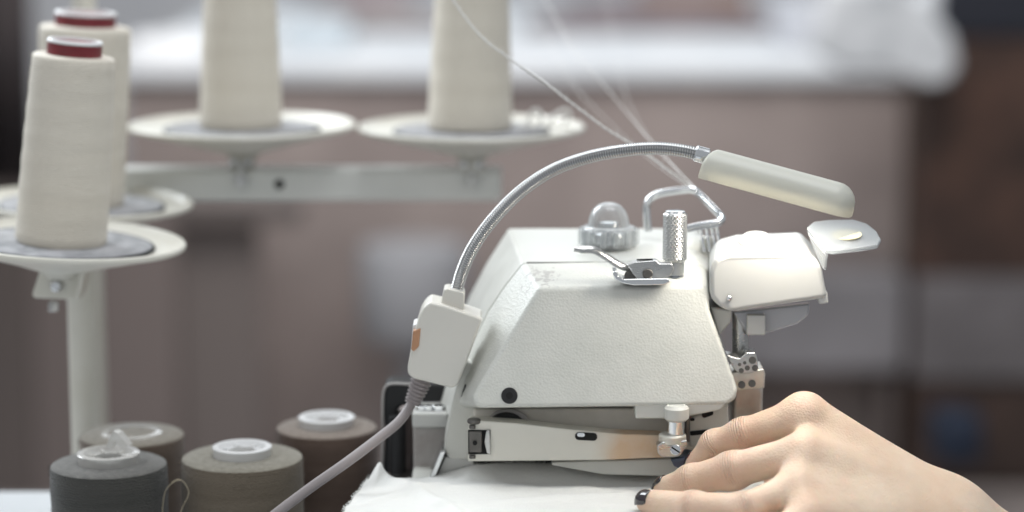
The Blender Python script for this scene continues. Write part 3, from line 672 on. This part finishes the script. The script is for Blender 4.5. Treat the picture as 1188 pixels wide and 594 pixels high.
obj('body_neck', prism([(824,356),(850,360),(848,374),(838,386),(834,392)], .02,.08), M['paint2'], mach, bevel=.002)

# ---- eye-guard box on the right
eg = thing('needle_guard', 'glossy white plastic guard box with domed button at the right of the machine', 'guard', W(885,360,.03))
def ring_guard(pts): return [W(*p) for p in pts]
# front face ring, shoulder ring and rear ring (same order)
fr = [(823,314,.008),(830,300,.007),(846,297,.005),(938,294,.003),(953,308,.003),(960,346,.003),(848,362.5,.006),(832,355,.007),(823,343,.008)]
rr_ = [(823,292,.062),(832,277,.064),(855,271,.066),(928,268,.066),(947,288,.062),(955,332,.060),(848,348,.062),(832,345,.063),(823,336,.064)]
obj('shell', loft([ring_guard(fr), ring_guard(rr_)]), M['shell'], eg, bevel=.0095, seg=8)
obj('shell_tab', prism([(948,340),(960,338),(961.5,352),(950,353)], .006, .05), M['shell'], eg, bevel=.0012)
bc = W(877,284,.0325); tilt = Matrix.Rotation(math.radians(11),4,'X') @ Matrix.Rotation(math.radians(-3),4,'Y')
obj('button', lathe([(.0122,-.004),(.0122,.0022),(.0114,.0040),(.009,.0062),(.005,.0076),(.001,.0080)], 40, bc+Vector((0,0,.0008)), tilt), M['shell'], eg, ang=60)
obj('button_ring', lathe([(.0142,-.003),(.0142,.0004),(.0134,.0010),(.0126,.0010),(.0123,-.001)], 40, bc+Vector((0,0,.0008)), tilt), M['boxplastic'], eg, ang=60)
n0 = W(846,346,.0055); obj('screw', ellipsoid(n0, (.0021,.0018,.0021), 16, 10), M['chrome'], eg)
# see-through fingertip flap
fl = [(936,268,.020),(944,262,.036),(960,260,.044),(990,259,.046),(1006,264,.042),(1017,273,.032),(1022,282,.020),(1018,289,.010),(1000,292,.006),(966,296,.004),(958,295,.006),(952,288,.010)]
FLr = [W(*p) for p in fl]
nU = Vector((-.05,-.25,1)).normalized()
obj('clear_flap', loft([FLr, [p+nU*.0032 for p in FLr]]), M['clearlens'], eg, bevel=.001, seg=3)
obj('flap_tab', loft([[W(936,270,.018),W(958,296,.003),W(956,314,.003),W(952,308,.006)], [W(936,270,.018)+Vector((.003,.002,.001)),W(961,295,.004),W(959,313,.004),W(954,306,.008)]]), M['clearlens'], eg, bevel=.0006)
obj('flap_sticker', lathe([(.0105,0),(.0105,.0006)], 32, W(982,276,.025)+Vector((0,0,.0020)), Matrix.Rotation(math.radians(14),4,'X') @ Matrix.Rotation(math.radians(-2),4,'Y') @ Matrix.Diagonal((1,.85,1,1))), M['gum'], eg)
# dull see-through cover below
obj('lower_shield', loft([[W(850,362,.02),W(940,352,.02),W(938,366,.02),(W(925,376,.02)),W(885,388,.02),W(868,390,.02)], [W(850,360,.05),W(940,350,.05),W(938,362,.05),(W(925,372,.05)),W(885,384,.05),W(868,386,.05)]]), M['haze_guard'], eg, bevel=.002)
obj('shield_block', pxbox(867,366,888,389,.014,.022), mat('cloudy_plastic',(.52,.52,.50),.4), eg, bevel=.001)

# ---- parts standing on top
# sight dome
dc = W(706,286,.10)
sr = PX(.10)
dm = obj('sight_glass', lathe([(31*sr,0),(31.5*sr,.003),(31*sr,.0135),(29*sr,.0150),(25*sr,.0155),(24*sr,.017),(22.5*sr,.022),(19*sr,.0268),(13*sr,.0305),(6*sr,.0320),(1*sr,.0323)], 56, dc+Vector((0,0,.0)), None), M['dome'], mach, ang=50)
obj('sight_core', lathe([(20*sr,.0006),(20*sr,.010),(12*sr,.0105),(11*sr,.018),(4*sr,.0185)], 40, dc), M['chrome'], dm)
obj('sight_seal', lathe([(28*sr,.0004),(28*sr,.0016),(22*sr,.0018)], 40, dc), M['darksteel'], dm)
vs=[]
for k in range(14):
    a=2*PI*k/14
    vs.append(cyl(dc+Vector((32*sr*math.cos(a),32*sr*math.sin(a),.002)), dc+Vector((32*sr*math.cos(a),32*sr*math.sin(a),.0135)), .0022, 10, .0005))
obj('grip_ribs', join(*vs), M['dome'], dm)
# knurled presser knob
kx = W(782.5,318,.030); ks = PX(.03)
def knurl(c, r, z0, z1, nz=40, na=80):
    rings=[]
    for i in range(nz+1):
        z=z0+(z1-z0)*i/nz; ring=[]
        for k in range(na):
            e = 0
            if 1<i<nz-1: e = .00048*(((i+k)%4 in (0,1)) + ((i-k)%4 in (0,1))) - .00045
            rr = r+e - (0.0012 if i in (0,nz) else (0.0004 if i in (1,nz-1) else 0))
            a=2*PI*k/na; ring.append((c.x+rr*math.cos(a), c.y+rr*math.sin(a), z))
        rings.append(ring)
    return loft(rings)
zt = W(0,246,.030).z; zb = W(0,303,.030).z
kn = obj('knurled_knob', knurl(kx, 13.3*ks, zb, zt), M['knurl'], mach, ang=20)
obj('knob_cap', lathe([(11.8*ks,zt-.0004),(11.4*ks,zt+.0008),(9*ks,zt+.0011),(2*ks,zt+.0012)], 40, (kx.x,kx.y,0)), M['chrome'], kn)
zs = W(0,330,.030).z
obj('knob_stem', lathe([(11.2*ks,W(0,318,.03).z),(11.2*ks,zb-.0002)], 36, (kx.x,kx.y,0)), M['steel'], mach)
tp = []
z_a, z_b = W(0,331,.03).z, W(0,317,.03).z
prof=[]
for i in range(7):
    z=z_a+(z_b-z_a)*i/7; prof += [(9.2*ks,z),(11.2*ks,z+.0004),(11.2*ks,z+.0008),(9.2*ks,z+.0012)]
obj('screw_thread', lathe(prof, 40, (kx.x,kx.y,0)), M['chrome'], kn, ang=25)
# lever assembly
lv = obj('lifting_lever', tube(spline([W(666,288.5,.012),W(674,289.5,.012),W(688,290,.013),(W(700,296,.014)),W(716,306,.016),W(728,310,.018),W(752,309,.020),W(760,307,.020)], 40), lambda i,n: .0032 if i>2 else .0022, 14, ry=.0016), M['steel'], mach)
lb_ = obj('lever_body', prism([(727,308),(737,304),(762,302),(765,306),(780,306),(782,312),(778,320),(765,324),(741,326),(734,318),(731,312)], .010,.020), M['steel'], mach, bevel=.0009)
obj('lever_slot', xf(box(-.0055,.0055,-.001,.001,-.0004,.0004), Matrix.Translation(W(748,303,.014)+Vector((0,0,.0012))) @ Matrix.Rotation(-.03,4,'Y')), M['hole'], lb_)
sc1 = obj('pivot_screw', cyl(W(751.5,318,.0105), W(751.5,318,.0078), .0036, 24, .0005), M['darksteel'], lb_)
obj('pivot_washer', cyl(W(731,320,.0135), W(731,320,.0115), .0040, 20), M['darksteel'], lb_)
obj('lever_foot', prism([(711,315),(716,314),(717,320),(724,324),(776,323),(777,328),(770,331),(735,331.5),(722,329),(714,325),(711,320)], .006,.022), M['chrome'], mach, bevel=.0010)
# chrome wire guide
gp = [W(752,268,.13),W(750,245,.13),W(752,234,.13),W(764,225,.13),W(796,220,.12),W(806,221,.118),W(812,226,.115),W(834,248,.09),W(837,255,.085),W(831,259,.083),W(812,262,.078),W(790,267,.07)]
gd = obj('wire_guide', tube(spline(gp, 90), 4.6*PX(.1), 18), M['chrome'], mach)
for k,(xa,xb) in enumerate(((812,817),(819,823),(825,830),(831,835))):
    obj('guide_eyelet', tube(spline([W(xa,262-k,.085),W((xa+xb)/2,274,.085),W(xb,292,.08)],14), .0012, 8), M['chrome'], gd)
obj('rear_boss', ellipsoid(W(812,292,.10), (.014,.016,.012), 24, 14), M['paint2'], mach)
obj('rear_lug', cyl(W(822,288,.09), W(818,275,.09), .0045, 18, .001), M['paint2'], mach)

# ---- dark mechanism behind the left side
obj('belt_guard', prism([(446,448),(452,444),(526,446),(528,470),(528,478),(470,470),(462,474),(458,500),(456,548),(444,552),(447,500),(443,470)], .10,.125), M['black'], mach, bevel=.003)
obj('belt_guard_rim', tube(spline([W(443,560,.098),W(444,500,.098),W(444,462,.098),W(447,449,.098),W(456,445,.098),W(480,446,.098)],30), .0010, 10), M['greycast'], mach)
obj('motor_block', pxbox(459,478,480,562,.115,.16), mat('mauve_casting',(.25,.20,.19),.5,c2=(.30,.25,.24),nscale=40), mach, bevel=.003)
obj('side_block', pxbox(479,489,520,562,.07,.11), mat('pale_casting',(.34,.31,.29),.5,c2=(.46,.44,.43),nscale=40,bump=.1), mach, bevel=.002)
obj('side_block_cap', pxbox(478,479,521,497,.066,.112), M['shell'], mach, bevel=.002)
for x,r_ in ((489,.004),(497,.004),(509,.005)):
    obj('hex_bolt', cyl(W(x,481,.075), W(x,470,.075), r_, 6, .0008), M['chrome'], mach)
obj('drive_shaft', cyl(W(461,483,.09), W(461,548,.09), .0062, 20), M['black'], mach)
obj('base_pan', box(W(446,0,.1).x, W(470,0,.1).x+.02, .06,.165,.0004,.07), M['darksteel'], mach, bevel=.003)

# ================================================================== GOOSENECK LAMP
lamp = thing('gooseneck_lamp', 'gooseneck machine lamp with frosted head, ribbed steel neck and ivory switch box', 'lamp', W(520,440,.03))
YBx = .010
bo = [(514,354),(499,350.5),(492,356),(487,365),(480,388),(473,425),(473,434),(478,439),(525,451),(531,447),(542,420),(556,380),(560,371),(556,368)]
bxo = obj('switch_box', prism(bo, YBx, YBx+.032), M['boxplastic'], lamp, bevel=.0022, seg=4)
obj('neck_socket', prism([(515,336),(520,335),(537,339),(539,342),(538,366),(510,360)], YBx+.006, YBx+.026), M['boxplastic'], lamp, bevel=.0016, seg=4)
obj('rocker_switch', prism([(479,384),(488,381),(486,402),(480,408),(477,406)], YBx-.0012, YBx+.024), M['orange'], bxo, bevel=.0008)
obj('switch_bezel', prism([(479,377),(490,374),(484,414),(476,415)], YBx+.006, YBx+.026), M['corewhite'], bxo, bevel=.0008)
npth = [W(528,352,.026),W(530,336,.026),W(537,312,.026),W(551,283,.024),W(574,252,.022),W(604,222,.018),W(640,198,.014),W(680,183,.010),W(720,175,.006),W(760,172,.003),W(790,174.5,0),W(820,181,-.002)]
NS = 1500
P = spline(npth, NS)
per = 11.0
neck = obj('flexible_neck', tube(P, lambda i,n:   .0039+.0007*abs(math.sin(PI*i/per))**.7, 16), M['steelneck'], lamp, ang=180)
# head
O = W(811,205,-.006); E = W(957,245,-.030)
e1 = (E-O).normalized(); e2 = Vector((0,1,0)); e2 = (e2-e1*e2.dot(e1)).normalized(); e3 = e1.cross(e2)
if e3.z < 0: e3 = -e3
# roll so that the underside edge stays a clean line
Lh = 182*PX(-.02); Wd = .032; Hh = .0205
def plan(ins, n=20):
    """outline in local (along, across) with round far end"""
    w = Wd/2-ins; x0 = ins*.55; x1 = Lh-ins*.9; out = []
    R = w*.95
    for k in range(n+1):
        a = -PI/2+PI*k/n
        ca, sa = math.cos(a), math.sin(a)
        ca = abs(ca)**.75; sb = math.copysign(abs(sa)**.75, sa)
        out.append((x1-R+R*ca, w*sb))
    for k in range(n+1):
        a = PI/2+PI*k/n
        ca = -abs(math.cos(a))**.5; sb = math.copysign(abs(math.sin(a))**.5, math.sin(a))
        out.append((x0+.004+.004*ca, w*sb))
    return out
rings=[]
T_=.0022
lev = [(0,.0006),(.0006,0),(.005,0),(.010,.0006),(.0135,.0020),(.0165,.0046),(.0188,.0078),(.0200,.0110),(Hh,.0145)]
inn = [(Hh-T_,.0150),(.0200-T_,.0118),(.0165-T_,.0075),(.0125-T_,.0040),(.008,.0026),(.0006,T_),(0,T_-.0006)]
for h,ins in lev + inn:
    rings.append([O+e1*x+e2*(y+Wd/2-.010)+e3*h for x,y in plan(ins)])
vh, fh = loft(rings)
# close top outside, close cavity top, leave the mouth open: outer and inner lips joined
nP = len(rings[0]); nL = len(lev); nI = len(inn)
fh = []
for i in list(range(nL-1)) + list(range(nL, nL+nI-1)):
    for j in range(nP):
        k=(j+1)%nP; fh.append((i*nP+j,i*nP+k,(i+1)*nP+k,(i+1)*nP+j))
fh.append(tuple((nL-1)*nP+j for j in range(nP))); fh.append(tuple(nL*nP+j for j in range(nP)))
for j in range(nP):
    k=(j+1)%nP; fh.append((j,k,(nL+nI-1)*nP+k,(nL+nI-1)*nP+j))
head = obj('lamp_head', (vh, fh), M['diffuser'], lamp, ang=180)
obj('head_collar', cyl(W(806,177.5,-.002), W(822,182,-.002), .0056, 24, .0008), M['chrome'], lamp)
cen = O+e1*(Lh*.5)+e2*(Wd/2-.010)+e3*.0038
LW = .0095
led = obj('led_strip', loft([[cen+e1*(s*Lh*.40)+e2*(t*LW)-e3*k for s,t in ((-1,-1),(1,-1),(1,1),(-1,1))] for k in (0,.0012)]), M['led'], head)
cb2 = cen+e3*.0016
obj('led_baffle', loft([[cb2+e1*(s_*Lh*.455)+e2*(t_*.0128)+e3*k for s_,t_ in ((-1,-1),(1,-1),(1,1),(-1,1))] for k in (0,.0014)]), M['corewhite'], head)  # added unseen backing, keeps LED light out of the upper head
# cable and strain relief
rp = spline([W(489,441,.028),W(484,454,.027),W(478,468,.026)], 40)
obj('strain_relief', tube(rp, lambda i,n: (.0078-.0022*i/n)*(1 if (i//3)%2 else .86), 18), M['cable'], lamp, ang=25)
cp = [W(480,462,.026),W(474,474,.022),W(462,490,.012),W(440,508,.0),W(400,538,-.02),W(360,566,-.03),W(315,600,-.04),W(260,645,-.05)]
obj('power_cable', tube(spline(cp,80), 6.0*PX(0), 16), M['cable'], lamp)

# ================================================================== CLOTH
def cloth():
    back = [(430,556,.030),(436,548,.030),(441,543,.029),(446,552,.029),(455,556,.030),(480,556,.030),(505,553,.030),(530,546,.031),(555,540,.032),(590,538,.032),(625,537.5,.032),(660,541,.032),(700,547,.030),(740,551,.029),(780,553,.028),(830,556,.02),(880,560,.01),(900,562,.0)]
    B = spline([W(*p) for p in back], 260)
    nv = 130; V=[]; F=[]
    x0, x1 = B[0].x, B[-1].x
    for i, b in enumerate(B):
        u = i/(len(B)-1)
        for j in range(nv+1):
            v = j/nv; Y = b.y + (-.165-b.y)*v
            x = b.x + (-.02*v*(1-u)**3)
            base = .0902
            f = math.exp(-((b.y-Y)/.024)**1.8)
            z = base + (b.z-base)*f
            dd = (b.y-Y)
            z -= .0046*math.exp(-((dd-.024)/.013)**2)*math.exp(-((x-.03)/.08)**2)
            # folds
            z += .0030*noise.noise(Vector((x*18, Y*34, 1)))*(1-f*.6) + .0006*noise.noise(Vector((x*70, Y*60, 3)))
            z += .0030*math.exp(-((Y-(-.052)-(x-.0)*.28)/.007)**2)*(1-f)*math.exp(-((x-.01)/.07)**2)
            z += .0040*math.exp(-((x-(-.078)+(Y)*.5)/.008)**2) + .0022*math.exp(-((x-(-.045)-(Y)*.9)/.007)**2)*(1-f)
            if Y < -.125: z -= ((-.125-Y)/.04)**2*.02
            z = max(z, .0852) if Y>-.125 else z
            V.append((x,Y,z))
    n=nv+1
    for i in range(len(B)-1):
        for j in range(nv): F.append((i*n+j,(i+1)*n+j,(i+1)*n+j+1,i*n+j+1))
    return V,F,B
V,F,B = cloth()
fab = thing('fabric', 'white brushed cotton fabric on the bed under the needle and fingers', 'fabric', (.03,-.06,.085))
obj('fabric_sheet', (V,F), M['cloth'], fab, solid=.0011, ang=180)
rr = random.Random(3); hs=[]
edge = [(b, Vector((0,1,.25))) for b in B] + [(Vector(V[j]), Vector((-1,.1,.1))) for j in range(0,110)]
for k in range(1500):
    b, d0 = rr.choice(edge); b = b + Vector((rr.uniform(-.0006,.0006),0,rr.uniform(-.0006,.0006)))
    d = (d0 + Vector((rr.uniform(-.9,.9), rr.uniform(-.9,.9), rr.uniform(-.9,.9)))).normalized(); l = rr.uniform(.0008,.0024)
    hs.append(tube([b-d*.0003, b+d*l*.6, b+d*l+Vector((rr.uniform(-.5,.5),0,rr.uniform(-.5,.5)))*l*.5], .00013, 3))
obj('frayed_edge', join(*hs), M['cloth'], fab)['kind']='stuff'

# ================================================================== HAND
def smin(a, b, k):
    h = np.clip(.5+.5*(b-a)/k, 0, 1); return b*(1-h)+a*h - k*h*(1-h)
def capsule(P, a, b, ra, rb):
    a = np.array(a, np.float32); b = np.array(b, np.float32); ba = b-a; ra = np.float32(ra); rb = np.float32(rb); t = np.clip(((P-a)@ba)/(ba@ba), 0, 1)
    return np.linalg.norm(P-a-t[...,None]*ba, axis=-1) - (ra+(rb-ra)*t)
def surface_nets(D, org, h):
    nx,ny,nz = D.shape; ins = D < 0
    c = np.zeros((nx-1,ny-1,nz-1,3)); cnt = np.zeros((nx-1,ny-1,nz-1))
    cor = [(i,j,k) for i in (0,1) for j in (0,1) for k in (0,1)]
    sl = lambda o: (slice(o[0],nx-1+o[0]), slice(o[1],ny-1+o[1]), slice(o[2],nz-1+o[2]))
    for a in cor:
        for ax in range(3):
            if a[ax]: continue
            b = list(a); b[ax]=1; A = D[sl(a)]; Bq = D[sl(b)]
            cr = (A<0)!=(Bq<0)
            t = np.where(cr, A/np.where(cr, A-Bq, 1), 0)
            for q in range(3):
                c[...,q] += np.where(cr, a[q]+(t if q==ax else 0), 0)
            cnt += cr
    act = cnt>0; idx = -np.ones(cnt.shape, int); idx[act] = np.arange(act.sum())
    g = np.stack(np.nonzero(act), -1); vv = org + (g + c[act]/cnt[act][:,None])*h
    F = []
    for ax in range(3):
        b = [0,0,0]; b[ax]=1
        s0 = [slice(1,n-1) for n in D.shape]; s0[ax] = slice(0, D.shape[ax]-1)
        s1 = list(s0); s1[ax] = slice(1, D.shape[ax])
        A = D[tuple(s0)]; Bq = D[tuple(s1)]; cr = (A<0)!=(Bq<0)
        g = np.stack(np.nonzero(cr), -1); flip = (Bq<0)[cr]
        g = g + np.array([0 if q==ax else 1 for q in range(3)])
        o1, o2 = [q for q in range(3) if q != ax]
        def at(d1, d2):
            p = g.copy(); p[:,o1] -= d1; p[:,o2] -= d2; return idx[p[:,0],p[:,1],p[:,2]]
        quad = np.stack([at(1,1), at(0,1), at(0,0), at(1,0)], -1)
        if ax == 1: flip = ~flip
        quad[flip] = quad[flip][:, ::-1]; F.append(quad)
    return vv, np.concatenate(F)
mm = .001
J = dict(
  m1=(WZ(931,482,.149),14.0*mm), p1=(W(862,504,-.036),10.6*mm), d1=(W(829,515,-.026),9.0*mm), t1=(W(807,538,-.021),7.4*mm),
  m2=(WZ(928,525,.132),12.5*mm), p2=(WZ(850,546,.117),12.2*mm), d2=(WZ(802,557,.107),9.8*mm), t2=(WZ(771,566,.0978),7.6*mm),
  m3=(WZ(917,568,.113),12.0*mm), p3=(WZ(864,592,.105),11.0*mm), d3=(WZ(805,589,.1025),10.0*mm), t3=(WZ(752,582,.0985),8.2*mm),
)
m3 = J['m3'][0]
m4 = m3+Vector((.010,-.024,-.014))
pinky = [(m4,.0115),(m4+Vector((-.026,-.016,-.001)),.0088),(m4+Vector((-.044,-.018,-.002)),.0078),(m4+Vector((-.058,-.016,-.004)),.0068)]
w1 = W(1098,594,-.050); w2 = W(1088,640,-.082)
elb1 = W(1330,728,-.045); elb2 = W(1310,770,-.09)
thumb = [(W(1045,590,-.02),.016),(W(985,560,.0),.0135),(W(935,552,.0),.0110),(W(900,556,-.004),.0085)]
allp = [v[0] for v in J.values()]+[w1,w2,elb1,elb2,m4]+[p[0] for p in pinky]+[p[0] for p in thumb]
h = .0013
lo = np.array([min(p[i] for p in allp) for i in range(3)])-.045; hi = np.array([max(p[i] for p in allp) for i in range(3)])+.045
hi[0] = min(hi[0], W(1235,0,-.05).x)
n = np.ceil((hi-lo)/h).astype(int)
gx = [lo[i]+h*np.arange(n[i]) for i in range(3)]
P3 = np.stack(np.meshgrid(*[g_.astype(np.float32) for g_ in gx], indexing='ij'), -1)
def chain(js, k):
    d = None
    for (a,ra),(b,rb) in zip(js, js[1:]):
        c = capsule(P3, a, b, ra, rb); d = c if d is None else smin(d, c, k)
    return d
mc = []
for key, wt in (('m1',.0),('m2',.33),('m3',.7)):
    a, ra = J[key]; mc.append(capsule(P3, a+Vector((.004,0,0)), w1.lerp(w2, wt), ra*.93, .0178))
mc.append(capsule(P3, m4, w2, .0115, .0155))
palm = mc[0]
for q in mc[1:]: palm = smin(palm, q, .030)
palm = smin(palm, capsule(P3, J['m2'][0]+Vector((.01,.012,-.02)), w1.lerp(w2,.4)+Vector((-.02,.008,-.01)), .012,.016), .02)
arm_ = smin(capsule(P3, w1, elb1, .0175, .028), capsule(P3, w2, elb2, .0165, .027), .03)
palm = smin(palm, arm_, .022)
# knuckle heads
for key in ('m1',):
    a, ra = J[key]; s = a+Vector((0,-.001,.0015)); palm = smin(palm, np.linalg.norm(P3-np.array(s, np.float32),axis=-1)-ra*.93, .006)
th_ = chain(thumb, .006); palm_t = smin(palm, th_, .014)
D = palm_t
fingers = [[J['m1'],J['p1'],J['d1'],J['t1']],[J['m2'],J['p2'],J['d2'],J['t2']],[J['m3'],J['p3'],J['d3'],J['t3']],pinky]
for fj in fingers:
    f = None
    for i,((a,ra),(b,rb)) in enumerate(zip(fj, fj[1:])):
        c = capsule(P3, a, b, ra, rb) if i else capsule(P3, a, b, ra*.9, rb*.97)
        f = c if f is None else smin(f, c, .0045)
        if i < 2: f = smin(f, np.linalg.norm(P3-np.array(b, np.float32),axis=-1)-rb*1.01, .004)
    D = smin(D, smin(palm, f, .009), .0018)
    del f
vv, ff = surface_nets(D, lo, h)
del P3, D, palm, palm_t, mc, th_, arm_
person = thing('person', 'hand and wrist of a person guiding the fabric, dark nail varnish', 'person', (.2,-.06,.085))
hb = obj('hand', ([Vector(v) for v in vv], [tuple(int(i) for i in q) for q in ff]), M['skin'], person, ang=180)
# creases over the joints and redder skin there
va = np.array(vv); S = np.zeros(len(va)); Wt = np.zeros(len(va)); FL_ = np.zeros(len(va))
for fj in fingers:
    for q in (1,2):
        b_, rb2 = fj[q]; ax_ = np.array((fj[q+1][0]-fj[q-1][0]).normalized()); dv = va-np.array(b_); s_ = dv@ax_; dl = np.linalg.norm(dv,axis=1)
        wt = np.exp(-(s_/(.0050 if q==1 else .0032))**2)*np.clip((rb2*1.7-dl)/(rb2*.5),0,1)*np.clip((dv[:,2]-dv[:,1]*.6)/rb2*1.5+.2,0,1)
        up = wt > Wt; S[up] = s_[up]; Wt[up] = wt[up]
        FL_ = np.maximum(FL_, np.exp(-(dl/(rb2*1.5))**2)*.8)
    b_, rb2 = fj[0]; dl = np.linalg.norm(va-np.array(b_),axis=1); FL_ = np.maximum(FL_, np.exp(-(dl/(rb2*1.25))**2)*.8)
    dt = np.linalg.norm(va-np.array(fj[3][0]),axis=1); FL_ = np.maximum(FL_, np.exp(-(dt/.012)**2)*.9)
for nm_, arr in (('crease_s',S*1000),('crease_w',Wt),('flush',FL_)):
    at_ = hb.data.attributes.new(nm_,'FLOAT','POINT'); at_.data.foreach_set('value', arr.astype(np.float32))
smd = hb.modifiers.new('smooth','SMOOTH'); smd.iterations = 3; smd.factor = .5
# nails
def nail(tip, prev, r, nrm, L, Wn, push=0, lift=.93):
    ax = (tip-prev).normalized(); nrm = (nrm-ax*nrm.dot(ax)).normalized(); s = ax.cross(nrm)
    rings=[]
    nl, nw = 14, 14; V=[]; F=[]
    for i in range(nl+1):
        u = i/nl; 
        for j in range(nw+1):
            v = -1+2*j/nw
            wv = Wn*(1-.25*abs(2*u-1)**3.5)*(1 if u<.8 else math.sqrt(max(0,1-((u-.8)/.22)**2))*1.0)
            ang = v*wv/r
            rad = r*lift + .0006 + .0006*math.cos(v*PI/2)
            along = push + (u-.5)*L
            drop = max(0, along)**2/(2*r)*1.1
            V.append(tip + ax*along + nrm*((rad)*math.cos(ang)-drop) + s*(rad*math.sin(ang)))
    for i in range(nl):
        for j in range(nw):
            F.append((i*(nw+1)+j,(i+1)*(nw+1)+j,(i+1)*(nw+1)+j+1,i*(nw+1)+j+1))
    return V,F
cdir = Vector((0,-1,0))
obj('nail', nail(J['t3'][0], J['d3'][0], J['t3'][1], Vector((-.15,-.72,.55)), .0140, .0062, .0018), M['nail'], person, solid=.0008, ang=180)
obj('nail', nail(J['t2'][0], J['d2'][0], J['t2'][1], Vector((-.6,.10,.9)), .0125, .0056, .0034), M['nail'], person, solid=.0008, ang=180)
obj('nail', nail(J['t1'][0], J['d1'][0], J['t1'][1], Vector((-.3,.2,.9)), .0105, .0044, .002), M['nail'], person, solid=.0008, ang=180)

# ================================================================== LIGHT
w = bpy.data.worlds.new('World'); sc.world = w; w.use_nodes = True
bg = w.node_tree.nodes['Background']; bg.inputs[0].default_value = (.90,.95,1.0,1); bg.inputs[1].default_value = .42
def area(name, loc, target, sx, sy, power, c):
    l = bpy.data.lights.new(name, 'AREA'); l.shape = 'RECTANGLE'; l.size = sx; l.size_y = sy; l.energy = power; l.color = c
    o = bpy.data.objects.new(name, l); col.objects.link(o); o.location = loc
    o.rotation_euler = (Vector(target)-Vector(loc)).to_track_quat('-Z','Y').to_euler(); return o
area('window_light', (-1.6, 1.7, 1.7), (0,0,.15), 1.5, 1.4, 72, (.90,.96,1.0))
area('ceiling_light', (.25, .0, 2.1), (.05,.0,.1), 1.2, 1.0, 23, (.95,.98,1.0))
area('room_fill', (-1.4,-1.6,1.2), (0,0,.15), 1.5, 1.5, 6, (1.0,.97,.93))
area('back_bench_fill', (0, 6.2, 2.2), (0,5.4,0), 3.5, 1.5, 36, (.9,.96,1.0))  # added to brighten the far bench top, no lamp known there
area('back_front_fill', (-.3, 2.5, 2.3), (0,4.2,-.3), 2.4, 1.0, 92, (1.0,.96,.94))  # added fill for the bench front and furniture behind

# ================================================================== RENDER
sc.view_settings.view_transform = 'Standard'; sc.view_settings.look = 'None'
sc.view_settings.exposure = .10; sc.view_settings.gamma = 1
sc.cycles.use_denoising = True
sc.cycles.max_bounces = 10; sc.cycles.transmission_bounces = 8; sc.cycles.transparent_max_bounces = 8
sc.cycles.caustics_refractive = False; sc.cycles.caustics_reflective = False
sc.cycles.sample_clamp_indirect = 6
